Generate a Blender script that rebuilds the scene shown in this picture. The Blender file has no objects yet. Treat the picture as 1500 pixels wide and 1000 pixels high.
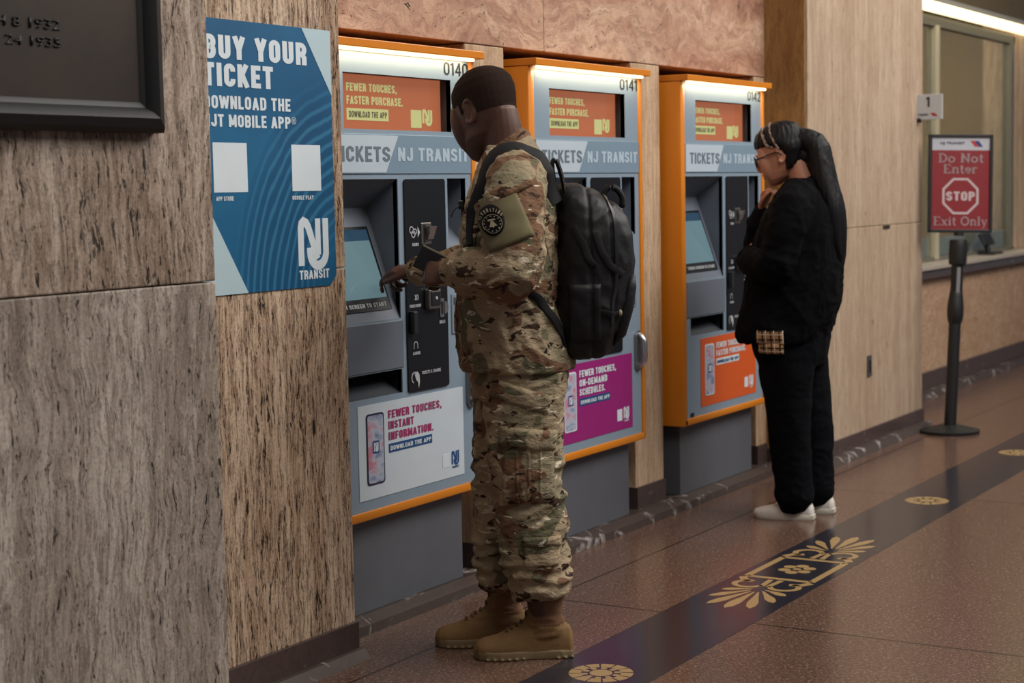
import bpy, bmesh, math, random
from mathutils import Vector as V, Matrix as M, noise as NZ
from mathutils.bvhtree import BVHTree
random.seed(7)
sc = bpy.context.scene
C = sc.collection
PI = math.pi

# ------------------------------------------------------------------ camera, world, lights
cam_d = bpy.data.cameras.new('camera'); cam = bpy.data.objects.new('camera', cam_d); C.objects.link(cam)
cam_d.sensor_width = 36.0; cam_d.lens = 60.0; cam_d.clip_start = 0.05; cam_d.clip_end = 100
right, down, fwd = V((0.519154, -0.854448, -0.019722)), V((-0.085903, -0.029197, -0.995876)), V((0.850353, 0.518706, -0.088558))
fwd.normalize(); right = (right - fwd*right.dot(fwd)).normalized(); down = fwd.cross(right)
cam.matrix_world = M(((right.x, -down.x, -fwd.x, 0), (right.y, -down.y, -fwd.y, 0), (right.z, -down.z, -fwd.z, 1.43), (0, 0, 0, 1)))
cam_d.dof.use_dof = True; cam_d.dof.focus_distance = 5.25; cam_d.dof.aperture_fstop = 4.0
sc.camera = cam
sc.view_settings.view_transform = 'Standard'; sc.view_settings.look = 'None'
sc.view_settings.gamma = 1.0; sc.view_settings.use_curve_mapping = False
sc.view_settings.exposure = 0.0
w = bpy.data.worlds.new('hall_air'); sc.world = w; w.use_nodes = True
w.node_tree.nodes['Background'].inputs[0].default_value = (0.80, 0.86, 1.0, 1)
w.node_tree.nodes['Background'].inputs[1].default_value = 0.12

def area(name, loc, target, sx, sy, power, col):
    l = bpy.data.lights.new(name, 'AREA'); l.shape = 'RECTANGLE'; l.size = sx; l.size_y = sy; l.energy = power; l.color = col
    o = bpy.data.objects.new(name, l); C.objects.link(o); o.location = loc
    o.rotation_euler = (V(target) - V(loc)).to_track_quat('-Z', 'Y').to_euler()
    return o
area('hall_skylight', (7.5, -1.5, 5.6), (6.2, 2.6, 0.6), 5.0, 3.0, 400, (1.0, 0.96, 0.91))
area('hall_ceiling_light', (3.2, 0.2, 5.2), (4.2, 2.8, 0.8), 3.0, 2.0, 110, (1.0, 0.93, 0.84))
area('far_hall_light', (11.0, 0.5, 5.0), (10.0, 3.2, 0.8), 3.0, 2.0, 130, (1.0, 0.93, 0.82))

# ------------------------------------------------------------------ node helpers
def lin(c):
    f = lambda v: (v/12.92 if v <= .04045 else ((v+.055)/1.055)**2.4)
    return tuple(f(x/255.0) for x in c) + (1.0,)
class NT:
    def __init__(s, name):
        s.m = bpy.data.materials.new(name); s.m.use_nodes = True; s.t = s.m.node_tree
        s.b = s.t.nodes['Principled BSDF']
        s._tc = None
    def n(s, typ, **k):
        nd = s.t.nodes.new(typ)
        for a, v in k.items(): setattr(nd, a, v)
        return nd
    def link(s, a, b): s.t.links.new(a, b)
    def put(s, sock, v):
        if hasattr(v, 'is_linked') or isinstance(v, bpy.types.NodeSocket): s.link(v, sock)
        else: sock.default_value = v
    def tc(s):
        if s._tc is None: s._tc = s.n('ShaderNodeTexCoord').outputs['Object']
        return s._tc
    def mapv(s, vec, scale=(1, 1, 1), loc=(0, 0, 0), rot=(0, 0, 0)):
        nd = s.n('ShaderNodeMapping'); s.link(vec, nd.inputs[0])
        nd.inputs['Location'].default_value = loc; nd.inputs['Rotation'].default_value = rot; nd.inputs['Scale'].default_value = scale
        return nd.outputs[0]
    def noise(s, vec, scale, detail=3, rough=.55, dist=0.0):
        nd = s.n('ShaderNodeTexNoise'); s.link(vec, nd.inputs['Vector'])
        nd.inputs['Scale'].default_value = scale; nd.inputs['Detail'].default_value = detail
        nd.inputs['Roughness'].default_value = rough; nd.inputs['Distortion'].default_value = dist
        return nd.outputs['Fac'], nd.outputs['Color']
    def ramp(s, fac, stops, interp='LINEAR'):
        nd = s.n('ShaderNodeValToRGB'); r = nd.color_ramp; r.interpolation = interp
        while len(r.elements) > 1: r.elements.remove(r.elements[-1])
        r.elements[0].position = stops[0][0]; r.elements[0].color = stops[0][1]
        for p, c in stops[1:]:
            e = r.elements.new(p); e.color = c
        s.link(fac, nd.inputs[0]); return nd.outputs[0]
    def step(s, fac, a, b): return s.ramp(fac, [(a, (0, 0, 0, 1)), (b, (1, 1, 1, 1))])
    def mix(s, fac, a, b, typ='MIX'):
        nd = s.n('ShaderNodeMix', data_type='RGBA', blend_type=typ)
        s.put(nd.inputs[0], fac); s.put(nd.inputs[6], a); s.put(nd.inputs[7], b); return nd.outputs[2]
    def math(s, op, a, b=0.0):
        nd = s.n('ShaderNodeMath', operation=op); s.put(nd.inputs[0], a); s.put(nd.inputs[1], b); return nd.outputs[0]
    def vadd(s, a, b):
        nd = s.n('ShaderNodeVectorMath', operation='ADD'); s.link(a, nd.inputs[0]); s.link(b, nd.inputs[1]); return nd.outputs[0]
    def vscale(s, a, k):
        nd = s.n('ShaderNodeVectorMath', operation='MULTIPLY'); s.link(a, nd.inputs[0]); nd.inputs[1].default_value = k; return nd.outputs[0]
    def bump(s, h, strength=.4, dist=.01):
        nd = s.n('ShaderNodeBump'); nd.inputs['Strength'].default_value = strength; nd.inputs['Distance'].default_value = dist
        s.link(h, nd.inputs['Height']); s.link(nd.outputs[0], s.b.inputs['Normal'])
    def out(s, col, rough=.6, spec=.5, metal=0.0):
        s.put(s.b.inputs['Base Color'], col); s.put(s.b.inputs['Roughness'], rough)
        s.b.inputs['Specular IOR Level'].default_value = spec; s.b.inputs['Metallic'].default_value = metal
        return s.m
_flat = {}
def flat(name, rgb, rough=.6, spec=.5, metal=0.0, var=.06):
    if name in _flat: return _flat[name]
    t = NT(name); c = lin(rgb)
    f, _ = t.noise(t.tc(), 9, 4)
    col = t.mix(f, tuple(x*(1-var) for x in c[:3])+(1,), tuple(min(1, x*(1+var)) for x in c[:3])+(1,))
    _flat[name] = t.out(col, rough, spec, metal); return _flat[name]
def glow(name, rgb, strength):
    t = NT(name); c = lin(rgb); t.b.inputs['Emission Color'].default_value = c; t.b.inputs['Emission Strength'].default_value = strength
    return t.out(c, .5)

def travertine(name, base, light, dark, pit, seed, horiz=False, pits=.62, warp=.10, sf=1.0, contrast=1.0, pitsize=1.0, lines=.7):
    t = NT(name); tc = t.mapv(t.tc(), loc=(seed, seed*.7, seed*1.3))
    wf, wc = t.noise(tc, 1.7, 4, .6)
    wv = t.vadd(tc, t.vscale(wc, (warp, warp, warp*.5) if not horiz else (warp*.4, warp, warp)))
    def st(a, b): return t.mapv(wv, scale=(a*sf, a*sf, b) if not horiz else (b, a*sf, a*sf))
    s1, _ = t.noise(st(11, .8), 1.0, 7, .66)
    s2, _ = t.noise(st(62, 6.5), 1.0, 6, .70)
    s3, _ = t.noise(st(150, 30), 1.0, 3, .65)
    big, _ = t.noise(t.mapv(tc, scale=(1.6, 1.6, .9)), 1.2, 4)
    k = .15/contrast
    c1 = t.ramp(s1, [(.5-1.6*k, dark), (.5-.3*k, base), (.5+k, light)])
    c1 = t.mix(t.math('MULTIPLY', t.step(big, .46, .66), .5), c1, light)
    c2 = t.mix(t.math('MULTIPLY', t.step(s2, .54, .40), lines), c1, dark)
    c2 = t.mix(t.math('MULTIPLY', t.step(s2, .56, .70), .55*lines), c2, tuple(min(1, x*1.12) for x in light[:3])+(1,))
    grain, _ = t.noise(tc, 120, 5, .8)
    c3 = t.mix(t.math('MULTIPLY', t.step(grain, .48, .62), .62*lines), c2, dark)
    c3 = t.mix(t.math('MULTIPLY', t.step(grain, .46, .34), .5*lines), c3, tuple(min(1, x*1.1) for x in light[:3])+(1,))
    # pits run in chains along the dark lines
    p1 = t.math('MULTIPLY', t.step(s3, pits, pits+.05), t.step(s2, .56, .44))
    pl, _ = t.noise(st(48*pitsize, 11*pitsize), 1.0, 3, .7)
    p2 = t.math('MULTIPLY', t.step(pl, pits+.02, pits+.06), t.step(s1, .60, .46))
    pm = t.math('MAXIMUM', p1, p2)
    c4 = t.mix(pm, c3, pit)
    h = t.math('SUBTRACT', t.math('MULTIPLY', s2, .7), t.math('MULTIPLY', pm, 1.2))
    t.bump(h, .6, .006)
    return t.out(c4, .55, .35)

TRAV_NEAR = travertine('travertine_grey', lin((144, 124, 108)), lin((184, 168, 154)), lin((92, 74, 58)), lin((36, 28, 22)), 3.1, pits=.585, warp=.12)
TRAV_NEAR_LOW = travertine('travertine_ash', lin((140, 126, 114)), lin((186, 174, 162)), lin((104, 92, 82)), lin((40, 34, 30)), 11.7, pits=.60, warp=.17, sf=1.25, pitsize=1.0, lines=.7)
TRAV_MID = travertine('travertine_tan', lin((172, 143, 117)), lin((212, 188, 163)), lin((116, 87, 66)), lin((42, 30, 20)), 23.4, pits=.56, warp=.07, sf=1.3, contrast=1.0, lines=.75, pitsize=1.3)
TRAV_FAR = travertine('travertine_pale', lin((172, 149, 127)), lin((192, 172, 150)), lin((140, 114, 90)), lin((96, 72, 52)), 37.2, pits=.66, warp=.10, contrast=.7, lines=.45)
TRAV_PIER = travertine('travertine_pier', lin((186, 156, 126)), lin((212, 188, 160)), lin((142, 106, 78)), lin((100, 74, 54)), 51.9, pits=.66, warp=.06, sf=1.2, contrast=.9, lines=.5)
TRAV_PINK = travertine('travertine_pink', lin((168, 128, 104)), lin((200, 168, 142)), lin((122, 80, 68)), lin((64, 38, 32)), 63.3, horiz=True, pits=.64, warp=.55, sf=.55, contrast=1.2, lines=.45)
TRAV_BROWN = travertine('travertine_brown', lin((128, 92, 50)), lin((156, 118, 70)), lin((84, 56, 30)), lin((60, 38, 20)), 71.0, pits=.68, warp=.15, contrast=.6, lines=.4)

def marble(name, base, vein, seed, thr=.62, rough=.24):
    t = NT(name); tc = t.mapv(t.tc(), loc=(seed, seed, seed))
    f, _ = t.noise(tc, 7, 6, .65, 1.2); g, _ = t.noise(tc, 16, 5, .65, 2.0)
    c = t.mix(g, tuple(x*.6 for x in base[:3])+(1,), tuple(x*1.35 for x in base[:3])+(1,))
    c = t.mix(t.step(f, thr, thr+.09), c, vein)
    return t.out(c, rough, .5)
SKIRT = marble('skirting_marble', lin((74, 60, 58)), lin((130, 124, 124)), 2.0, .64)
CURB = marble('curb_marble', lin((66, 53, 48)), lin((150, 142, 138)), 5.0, .57, .5)

def terrazzo():
    t = NT('terrazzo'); tc = t.tc()
    v = t.n('ShaderNodeTexVoronoi', feature='F1'); v.inputs['Scale'].default_value = 240; t.link(tc, v.inputs['Vector'])
    chip = t.ramp(v.outputs['Color'], [(0, lin((84, 62, 52))), (.45, lin((114, 88, 74))), (.8, lin((144, 116, 100))), (1, lin((190, 164, 146)))])
    f, _ = t.noise(tc, 2.0, 4); g, _ = t.noise(tc, 90, 3, .7)
    c = t.mix(t.step(g, .35, .68), lin((58, 40, 33)), chip)
    c = t.mix(t.math('MULTIPLY', f, .45), c, lin((96, 72, 62)))
    # thin joints between the poured panels
    br = t.n('ShaderNodeSeparateXYZ'); t.link(tc, br.inputs[0])
    def line(sock, period, off, wd):
        m = t.math('MODULO', t.math('ADD', sock, off + 100*period), period)
        return t.math('LESS_THAN', m, wd)
    jx = line(br.outputs[0], 2.45, -5.080, .012)
    jy = t.math('MULTIPLY', line(br.outputs[1], 50.0, -2.968, .010), 1.0)
    j = t.math('MAXIMUM', jx, jy)
    c = t.mix(t.math('MULTIPLY', j, .85), c, lin((30, 23, 20)))
    r = t.math('ADD', t.math('MULTIPLY', f, .10), .17)
    return t.out(c, r, .55)
TERR = terrazzo()

# ------------------------------------------------------------------ mesh helpers
class MB:
    def __init__(s): s.bm = bmesh.new()
    def box(s, x0, x1, y0, y1, z0, z1, bev=0.0, seg=2):
        b = bmesh.new()
        vs = [b.verts.new((x, y, z)) for x in (x0, x1) for y in (y0, y1) for z in (z0, z1)]
        for f in ((0, 1, 3, 2), (4, 6, 7, 5), (0, 4, 5, 1), (2, 3, 7, 6), (0, 2, 6, 4), (1, 5, 7, 3)): b.faces.new([vs[i] for i in f])
        if bev: bmesh.ops.bevel(b, geom=b.edges[:], offset=bev, segments=seg, affect='EDGES', profile=.5)
        s._join(b); return s
    def _join(s, b, mat=None):
        bmesh.ops.recalc_face_normals(b, faces=b.faces[:])
        me = bpy.data.meshes.new('tmp'); b.to_mesh(me); b.free()
        if mat is not None: me.transform(mat)
        s.bm.from_mesh(me); bpy.data.meshes.remove(me)
    def prism(s, pts, y0, y1, mat=None, bev=0.0):
        """outline of (x, z) points, extruded from y0 (front) to y1"""
        b = bmesh.new()
        a = [b.verts.new((x, y0, z)) for x, z in pts]; c = [b.verts.new((x, y1, z)) for x, z in pts]
        b.faces.new(a); b.faces.new(c[::-1]); n = len(pts)
        for i in range(n): b.faces.new((a[i], c[i], c[(i+1) % n], a[(i+1) % n]))
        if bev: bmesh.ops.bevel(b, geom=b.edges[:], offset=bev, segments=2, affect='EDGES', profile=.5)
        bmesh.ops.triangulate(b, faces=[f for f in b.faces if len(f.verts) > 4])
        s._join(b, mat); return s
    def tube(s, pts, radii, ref=(0, 0, 1), n=16, sub=3, cap=True, power=1.0):
        """smooth loft along pts; radii are (ra, rb): ra along ref, rb across it"""
        P = [V(p) for p in pts]; Rr = [(r, r) if not isinstance(r, (tuple, list)) else tuple(r) for r in radii]
        if sub > 1 and len(P) > 2:
            def cr(a, b_, c, d, u): return .5*((2*b_) + (c-a)*u + (2*a-5*b_+4*c-d)*u*u + (3*b_-a-3*c+d)*u**3)
            PP, RR = [], []
            for i in range(len(P)-1):
                i0, i3 = max(i-1, 0), min(i+2, len(P)-1)
                for k in range(sub):
                    u = k/sub
                    PP.append(V([cr(P[i0][q], P[i][q], P[i+1][q], P[i3][q], u) for q in range(3)]))
                    RR.append(tuple(max(.0008, cr(Rr[i0][q], Rr[i][q], Rr[i+1][q], Rr[i3][q], u)) for q in range(2)))
            PP.append(P[-1]); RR.append(Rr[-1]); P, Rr = PP, RR
        ref = V(ref); b = bmesh.new(); rings = []
        m = len(P)
        def ring(c, A, B, ra, rb):
            o = []
            for k in range(n):
                t = 2*PI*k/n; ct, st = math.cos(t), math.sin(t)
                if power != 1.0:
                    ct = math.copysign(abs(ct)**power, ct); st = math.copysign(abs(st)**power, st)
                o.append(b.verts.new(c + A*(ra*ct) + B*(rb*st)))
            return o
        fr = []
        for i in range(m):
            d = (P[min(i+1, m-1)] - P[max(i-1, 0)]).normalized()
            A = ref - d*ref.dot(d)
            if A.length < 1e-4: A = d.orthogonal()
            A.normalize(); fr.append((d, A, d.cross(A)))
        if cap:
            d, A, B = fr[0]; q = min(Rr[0])
            for u in (.97, .7): rings.append(ring(P[0]-d*(q*u*.8), A, B, Rr[0][0]*math.sqrt(1-u*u), Rr[0][1]*math.sqrt(1-u*u)))
        for i in range(m): rings.append(ring(P[i], fr[i][1], fr[i][2], *Rr[i]))
        if cap:
            d, A, B = fr[-1]; q = min(Rr[-1])
            for u in (.7, .97): rings.append(ring(P[-1]+d*(q*u*.8), A, B, Rr[-1][0]*math.sqrt(1-u*u), Rr[-1][1]*math.sqrt(1-u*u)))
        for i in range(len(rings)-1):
            for k in range(n): b.faces.new((rings[i][k], rings[i][(k+1) % n], rings[i+1][(k+1) % n], rings[i+1][k]))
        b.faces.new(rings[0][::-1]); b.faces.new(rings[-1])
        s._join(b); return s
    def loft(s, rings):
        b = bmesh.new(); R = [[b.verts.new(p) for p in r] for r in rings]; n = len(R[0])
        for i in range(len(R)-1):
            for k in range(n): b.faces.new((R[i][k], R[i][(k+1) % n], R[i+1][(k+1) % n], R[i+1][k]))
        b.faces.new(R[0][::-1]); b.faces.new(R[-1]); s._join(b); return s
    def ball(s, c, r, sx=(1, 1, 1), rot=None, seg=20):
        b = bmesh.new(); bmesh.ops.create_uvsphere(b, u_segments=seg, v_segments=seg//2, radius=r)
        mt = M.Translation(V(c)) @ ((rot.to_4x4() if rot else M()) @ M.Diagonal((*sx, 1)))
        s._join(b, mt); return s
    def cyl(s, p0, p1, r, n=24, r2=None):
        P0, P1 = V(p0), V(p1); d = P1-P0; b = bmesh.new()
        bmesh.ops.create_cone(b, cap_ends=True, segments=n, radius1=r, radius2=(r if r2 is None else r2), depth=d.length)
        s._join(b, M.Translation((P0+P1)/2) @ d.to_track_quat('Z', 'Y').to_matrix().to_4x4()); return s
    def mesh(s, me, mat=None):
        if mat is not None: me = me.copy(); me.transform(mat)
        s.bm.from_mesh(me); return s
    def xform(s, mat): bmesh.ops.transform(s.bm, matrix=mat, verts=s.bm.verts[:]); return s
    def build(s, name, mat, parent=None, smooth=False, sharp=40):
        me = bpy.data.meshes.new(name); s.bm.to_mesh(me); s.bm.free()
        return link(name, me, mat, parent, smooth, sharp)
def link(name, me, mat, parent=None, smooth=False, sharp=None):
    o = bpy.data.objects.new(name, me); C.objects.link(o); me.materials.clear(); me.materials.append(mat)
    if smooth:
        for p in me.polygons: p.use_smooth = True
        if sharp: me.set_sharp_from_angle(angle=math.radians(sharp))
    if parent:
        o.parent = parent; o.matrix_parent_inverse = world_of(parent).inverted()
    return o
def world_of(o):
    m = o.matrix_basis.copy()
    if o.parent: m = world_of(o.parent) @ o.matrix_parent_inverse @ m
    return m
def thing(name, label, cat, loc, group=None):
    o = bpy.data.objects.new(name, None); C.objects.link(o); o.location = loc; o.empty_display_size = .1
    o['label'] = label; o['category'] = cat
    if group: o['group'] = group
    return o
def struct(o): o['kind'] = 'structure'; return o

def text_mesh(txt, bold=0.0, arc=None):
    cu = bpy.data.curves.new('txt', 'FONT'); cu.body = txt; cu.size = 1.0; cu.offset = bold; cu.resolution_u = 4
    o = bpy.data.objects.new('txt', cu); C.objects.link(o)
    dg = bpy.context.evaluated_depsgraph_get(); me = bpy.data.meshes.new_from_object(o.evaluated_get(dg))
    C.objects.unlink(o); bpy.data.objects.remove(o); bpy.data.curves.remove(cu)
    return me
def text_into(mb, txt, x0, x1, z0, z1, y, bold=0.012, mat=None, cap=True):
    """write txt so that it fills x0..x1 by z0..z1 on the plane at y, facing -y"""
    me = text_mesh(txt, bold); xs = [v.co.x for v in me.vertices]; ys = [v.co.y for v in me.vertices]
    a, b, c, d = min(xs), max(xs), min(ys), max(ys)
    for v in me.vertices:
        u = (v.co.x-a)/(b-a); q = (v.co.y-c)/(d-c)
        v.co = (x0+u*(x1-x0), y, z0+q*(z1-z0))
    if mat is not None: me.transform(mat)
    mb.bm.from_mesh(me); bpy.data.meshes.remove(me)
def stroke(mb, pts, wd, y0, y1, mat=None):
    """flat mitred ribbon of width wd along (x, z) points, from y0 (front) to y1"""
    P = [V((p[0], p[1])) for p in pts]; P = [P[0]] + [b for a, b in zip(P, P[1:]) if (a-b).length > 1e-6]; closed = (P[0]-P[-1]).length < 1e-7; A = []
    for i in range(len(P)):
        d0 = (P[i]-P[i-1]).normalized() if i else ((P[-1]-P[-2]).normalized() if closed else (P[1]-P[0]).normalized())
        d1 = (P[i+1]-P[i]).normalized() if i < len(P)-1 else ((P[1]-P[0]).normalized() if closed else d0)
        d = (d0+d1).normalized(); nv = V((-d.y, d.x))*(wd/2*min(1.6, 1/max(.3, d.dot(d1)))); A.append((P[i]+nv, P[i]-nv))
    R = [[(l.x, y0, l.y), (r.x, y0, r.y), (r.x, y1, r.y), (l.x, y1, l.y)] for l, r in A]
    m2 = MB(); m2.loft(R)
    if mat is not None: m2.xform(mat)
    mb._join(m2.bm)
def arcpts(cx, cz, r, a0, a1, n=10): return [(cx+r*math.cos(math.radians(a0+(a1-a0)*i/n)), cz+r*math.sin(math.radians(a0+(a1-a0)*i/n))) for i in range(n+1)]
def nj_mark(mb, x0, x1, z0, z1, y0, y1):
    """interlocked N and J made of two parallel bands"""
    W, Hh = x1-x0, z1-z0; b = W*.185
    def pt(u, v): return (x0+u*W, z0+v*Hh)
    sx = W
    o = [pt(.095, 0.0), pt(.095, .80)] + [pt(.12, .89), pt(.19, .94), pt(.27, .91), pt(.34, .82)] + [pt(.62, .13)]
    stroke(mb, o, b, y0, y1)
    j = [pt(.905, 1.0), pt(.905, .30)] + arcpts(x0+.64*W, z0+.27*Hh, .265*W, -5, -165, 10) + [pt(.37, .38)]
    stroke(mb, j, b, y0-.0001, y1)
    stroke(mb, [pt(.650, 1.0), pt(.650, .22)], b*.9, y0-.0002, y1)

def remesh(mb, voxel, smooth=2, fac=.5):
    me = bpy.data.meshes.new('rm'); mb.bm.to_mesh(me); mb.bm.free()
    o = bpy.data.objects.new('rm', me); C.objects.link(o)
    md = o.modifiers.new('r', 'REMESH'); md.mode = 'VOXEL'; md.voxel_size = voxel; md.adaptivity = 0
    if smooth:
        s2 = o.modifiers.new('s', 'SMOOTH'); s2.factor = fac; s2.iterations = smooth
    dg = bpy.context.evaluated_depsgraph_get(); res = bpy.data.meshes.new_from_object(o.evaluated_get(dg))
    C.objects.unlink(o); bpy.data.objects.remove(o); bpy.data.meshes.remove(me)
    return res
def displace(me, fn):
    nr = [v.normal.copy() for v in me.vertices]
    for v, n_ in zip(me.vertices, nr):
        d = fn(v.co, n_)
        if d: v.co = v.co + (d if isinstance(d, V) else n_*d)
    me.update()
def ridge(p, sx, sy, sz, seed=0.0):
    """sharp-crested folds, roughly -1..1"""
    q = V((p.x*sx+seed, p.y*sy+seed*1.7, p.z*sz+seed*.3))
    q = q + NZ.noise_vector(q*.6)*.7
    return 1.0-2.6*abs(NZ.noise(q))
def bvh_of(me): return BVHTree.FromPolygons([v.co for v in me.vertices], [tuple(p.vertices) for p in me.polygons])
def slab_on(bvh, o, ux, uy, d, w, h, th, nx=10, ny=10, outline=None, lift=.001):
    """a thin patch w by h laid on a surface: rays from o + grid along d; outline(u, v) in -1..1 says whether inside"""
    o, ux, uy, d = V(o), V(ux).normalized(), V(uy).normalized(), V(d).normalized()
    b = bmesh.new(); G = {}
    for i in range(nx+1):
        for k in range(ny+1):
            u, v = -1+2*i/nx, -1+2*k/ny
            if outline == 'round':
                a, c = u*math.sqrt(1-v*v/2), v*math.sqrt(1-u*u/2)
            else: a, c = u, v
            p = o + ux*(a*w/2) + uy*(c*h/2)
            hit, nr, _, _ = bvh.ray_cast(p, d, .6)
            if hit is None:
                hit, nr, _, _ = bvh.find_nearest(p)
            if nr.dot(d) > 0: nr = -nr
            edge = max(abs(u), abs(v))
            G[i, k] = (hit + nr*lift - d*0, hit + nr*(th if edge < .99 else th*.6))
    top = {q: b.verts.new(G[q][1]) for q in G}; bot = {q: b.verts.new(G[q][0]-(G[q][1]-G[q][0])*.5) for q in G}
    for i in range(nx):
        for k in range(ny):
            q = [(i, k), (i+1, k), (i+1, k+1), (i, k+1)]
            b.faces.new([top[x] for x in q]); b.faces.new([bot[x] for x in q[::-1]])
    per = [(i, 0) for i in range(nx)] + [(nx, k) for k in range(ny)] + [(i, ny) for i in range(nx, 0, -1)] + [(0, k) for k in range(ny, 0, -1)]
    for a, c in zip(per, per[1:]+per[:1]): b.faces.new((top[a], bot[a], bot[c], top[c]))
    mb = MB(); mb._join(b); return mb
def ribbon_on(bvh, pts, wd, th, lift=.002, sub=6, snap=.05, tilt=None):
    """strap of width wd following 3D points, pressed on to a surface where it is within snap of it"""
    P = [V(p) for p in pts]; Q = []
    for i in range(len(P)-1):
        p0, p1, p2, p3 = P[max(i-1, 0)], P[i], P[i+1], P[min(i+2, len(P)-1)]
        for k in range(sub):
            u = k/sub
            Q.append(.5*((2*p1)+(p2-p0)*u+(2*p0-5*p1+4*p2-p3)*u*u+(3*p1-p0-3*p2+p3)*u**3))
    Q.append(P[-1]); N = []
    for i, q in enumerate(Q):
        hit, nr, _, dist = bvh.find_nearest(q)
        if hit is not None and dist < snap: Q[i] = hit + nr*lift
        N.append(nr if nr is not None else V((0, 0, 1)))
    if tilt is not None: N = [(q + V(tilt)).normalized() for q in N]
    for _ in range(2): N = [(N[max(i-1, 0)]+N[i]*2+N[min(i+1, len(N)-1)]).normalized() for i in range(len(N))]
    for _ in range(2): Q = [Q[0]]+[(Q[i-1]+Q[i]*2+Q[i+1])/4 for i in range(1, len(Q)-1)]+[Q[-1]]
    rings = []
    for i, q in enumerate(Q):
        d = (Q[min(i+1, len(Q)-1)]-Q[max(i-1, 0)]).normalized(); n = (N[i]-d*N[i].dot(d)).normalized(); s = d.cross(n)
        ww = wd(i/(len(Q)-1)) if callable(wd) else wd
        prof = ((-1, -.3), (-1, .6), (-.85, 1), (0, 1.15), (.85, 1), (1, .6), (1, -.3))
        ring = []
        for a, c in prof:
            ring.append(q + s*(a*ww/2) + n*(c*th))
        rings.append(ring)
    mb = MB(); mb.loft(rings); return mb

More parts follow.
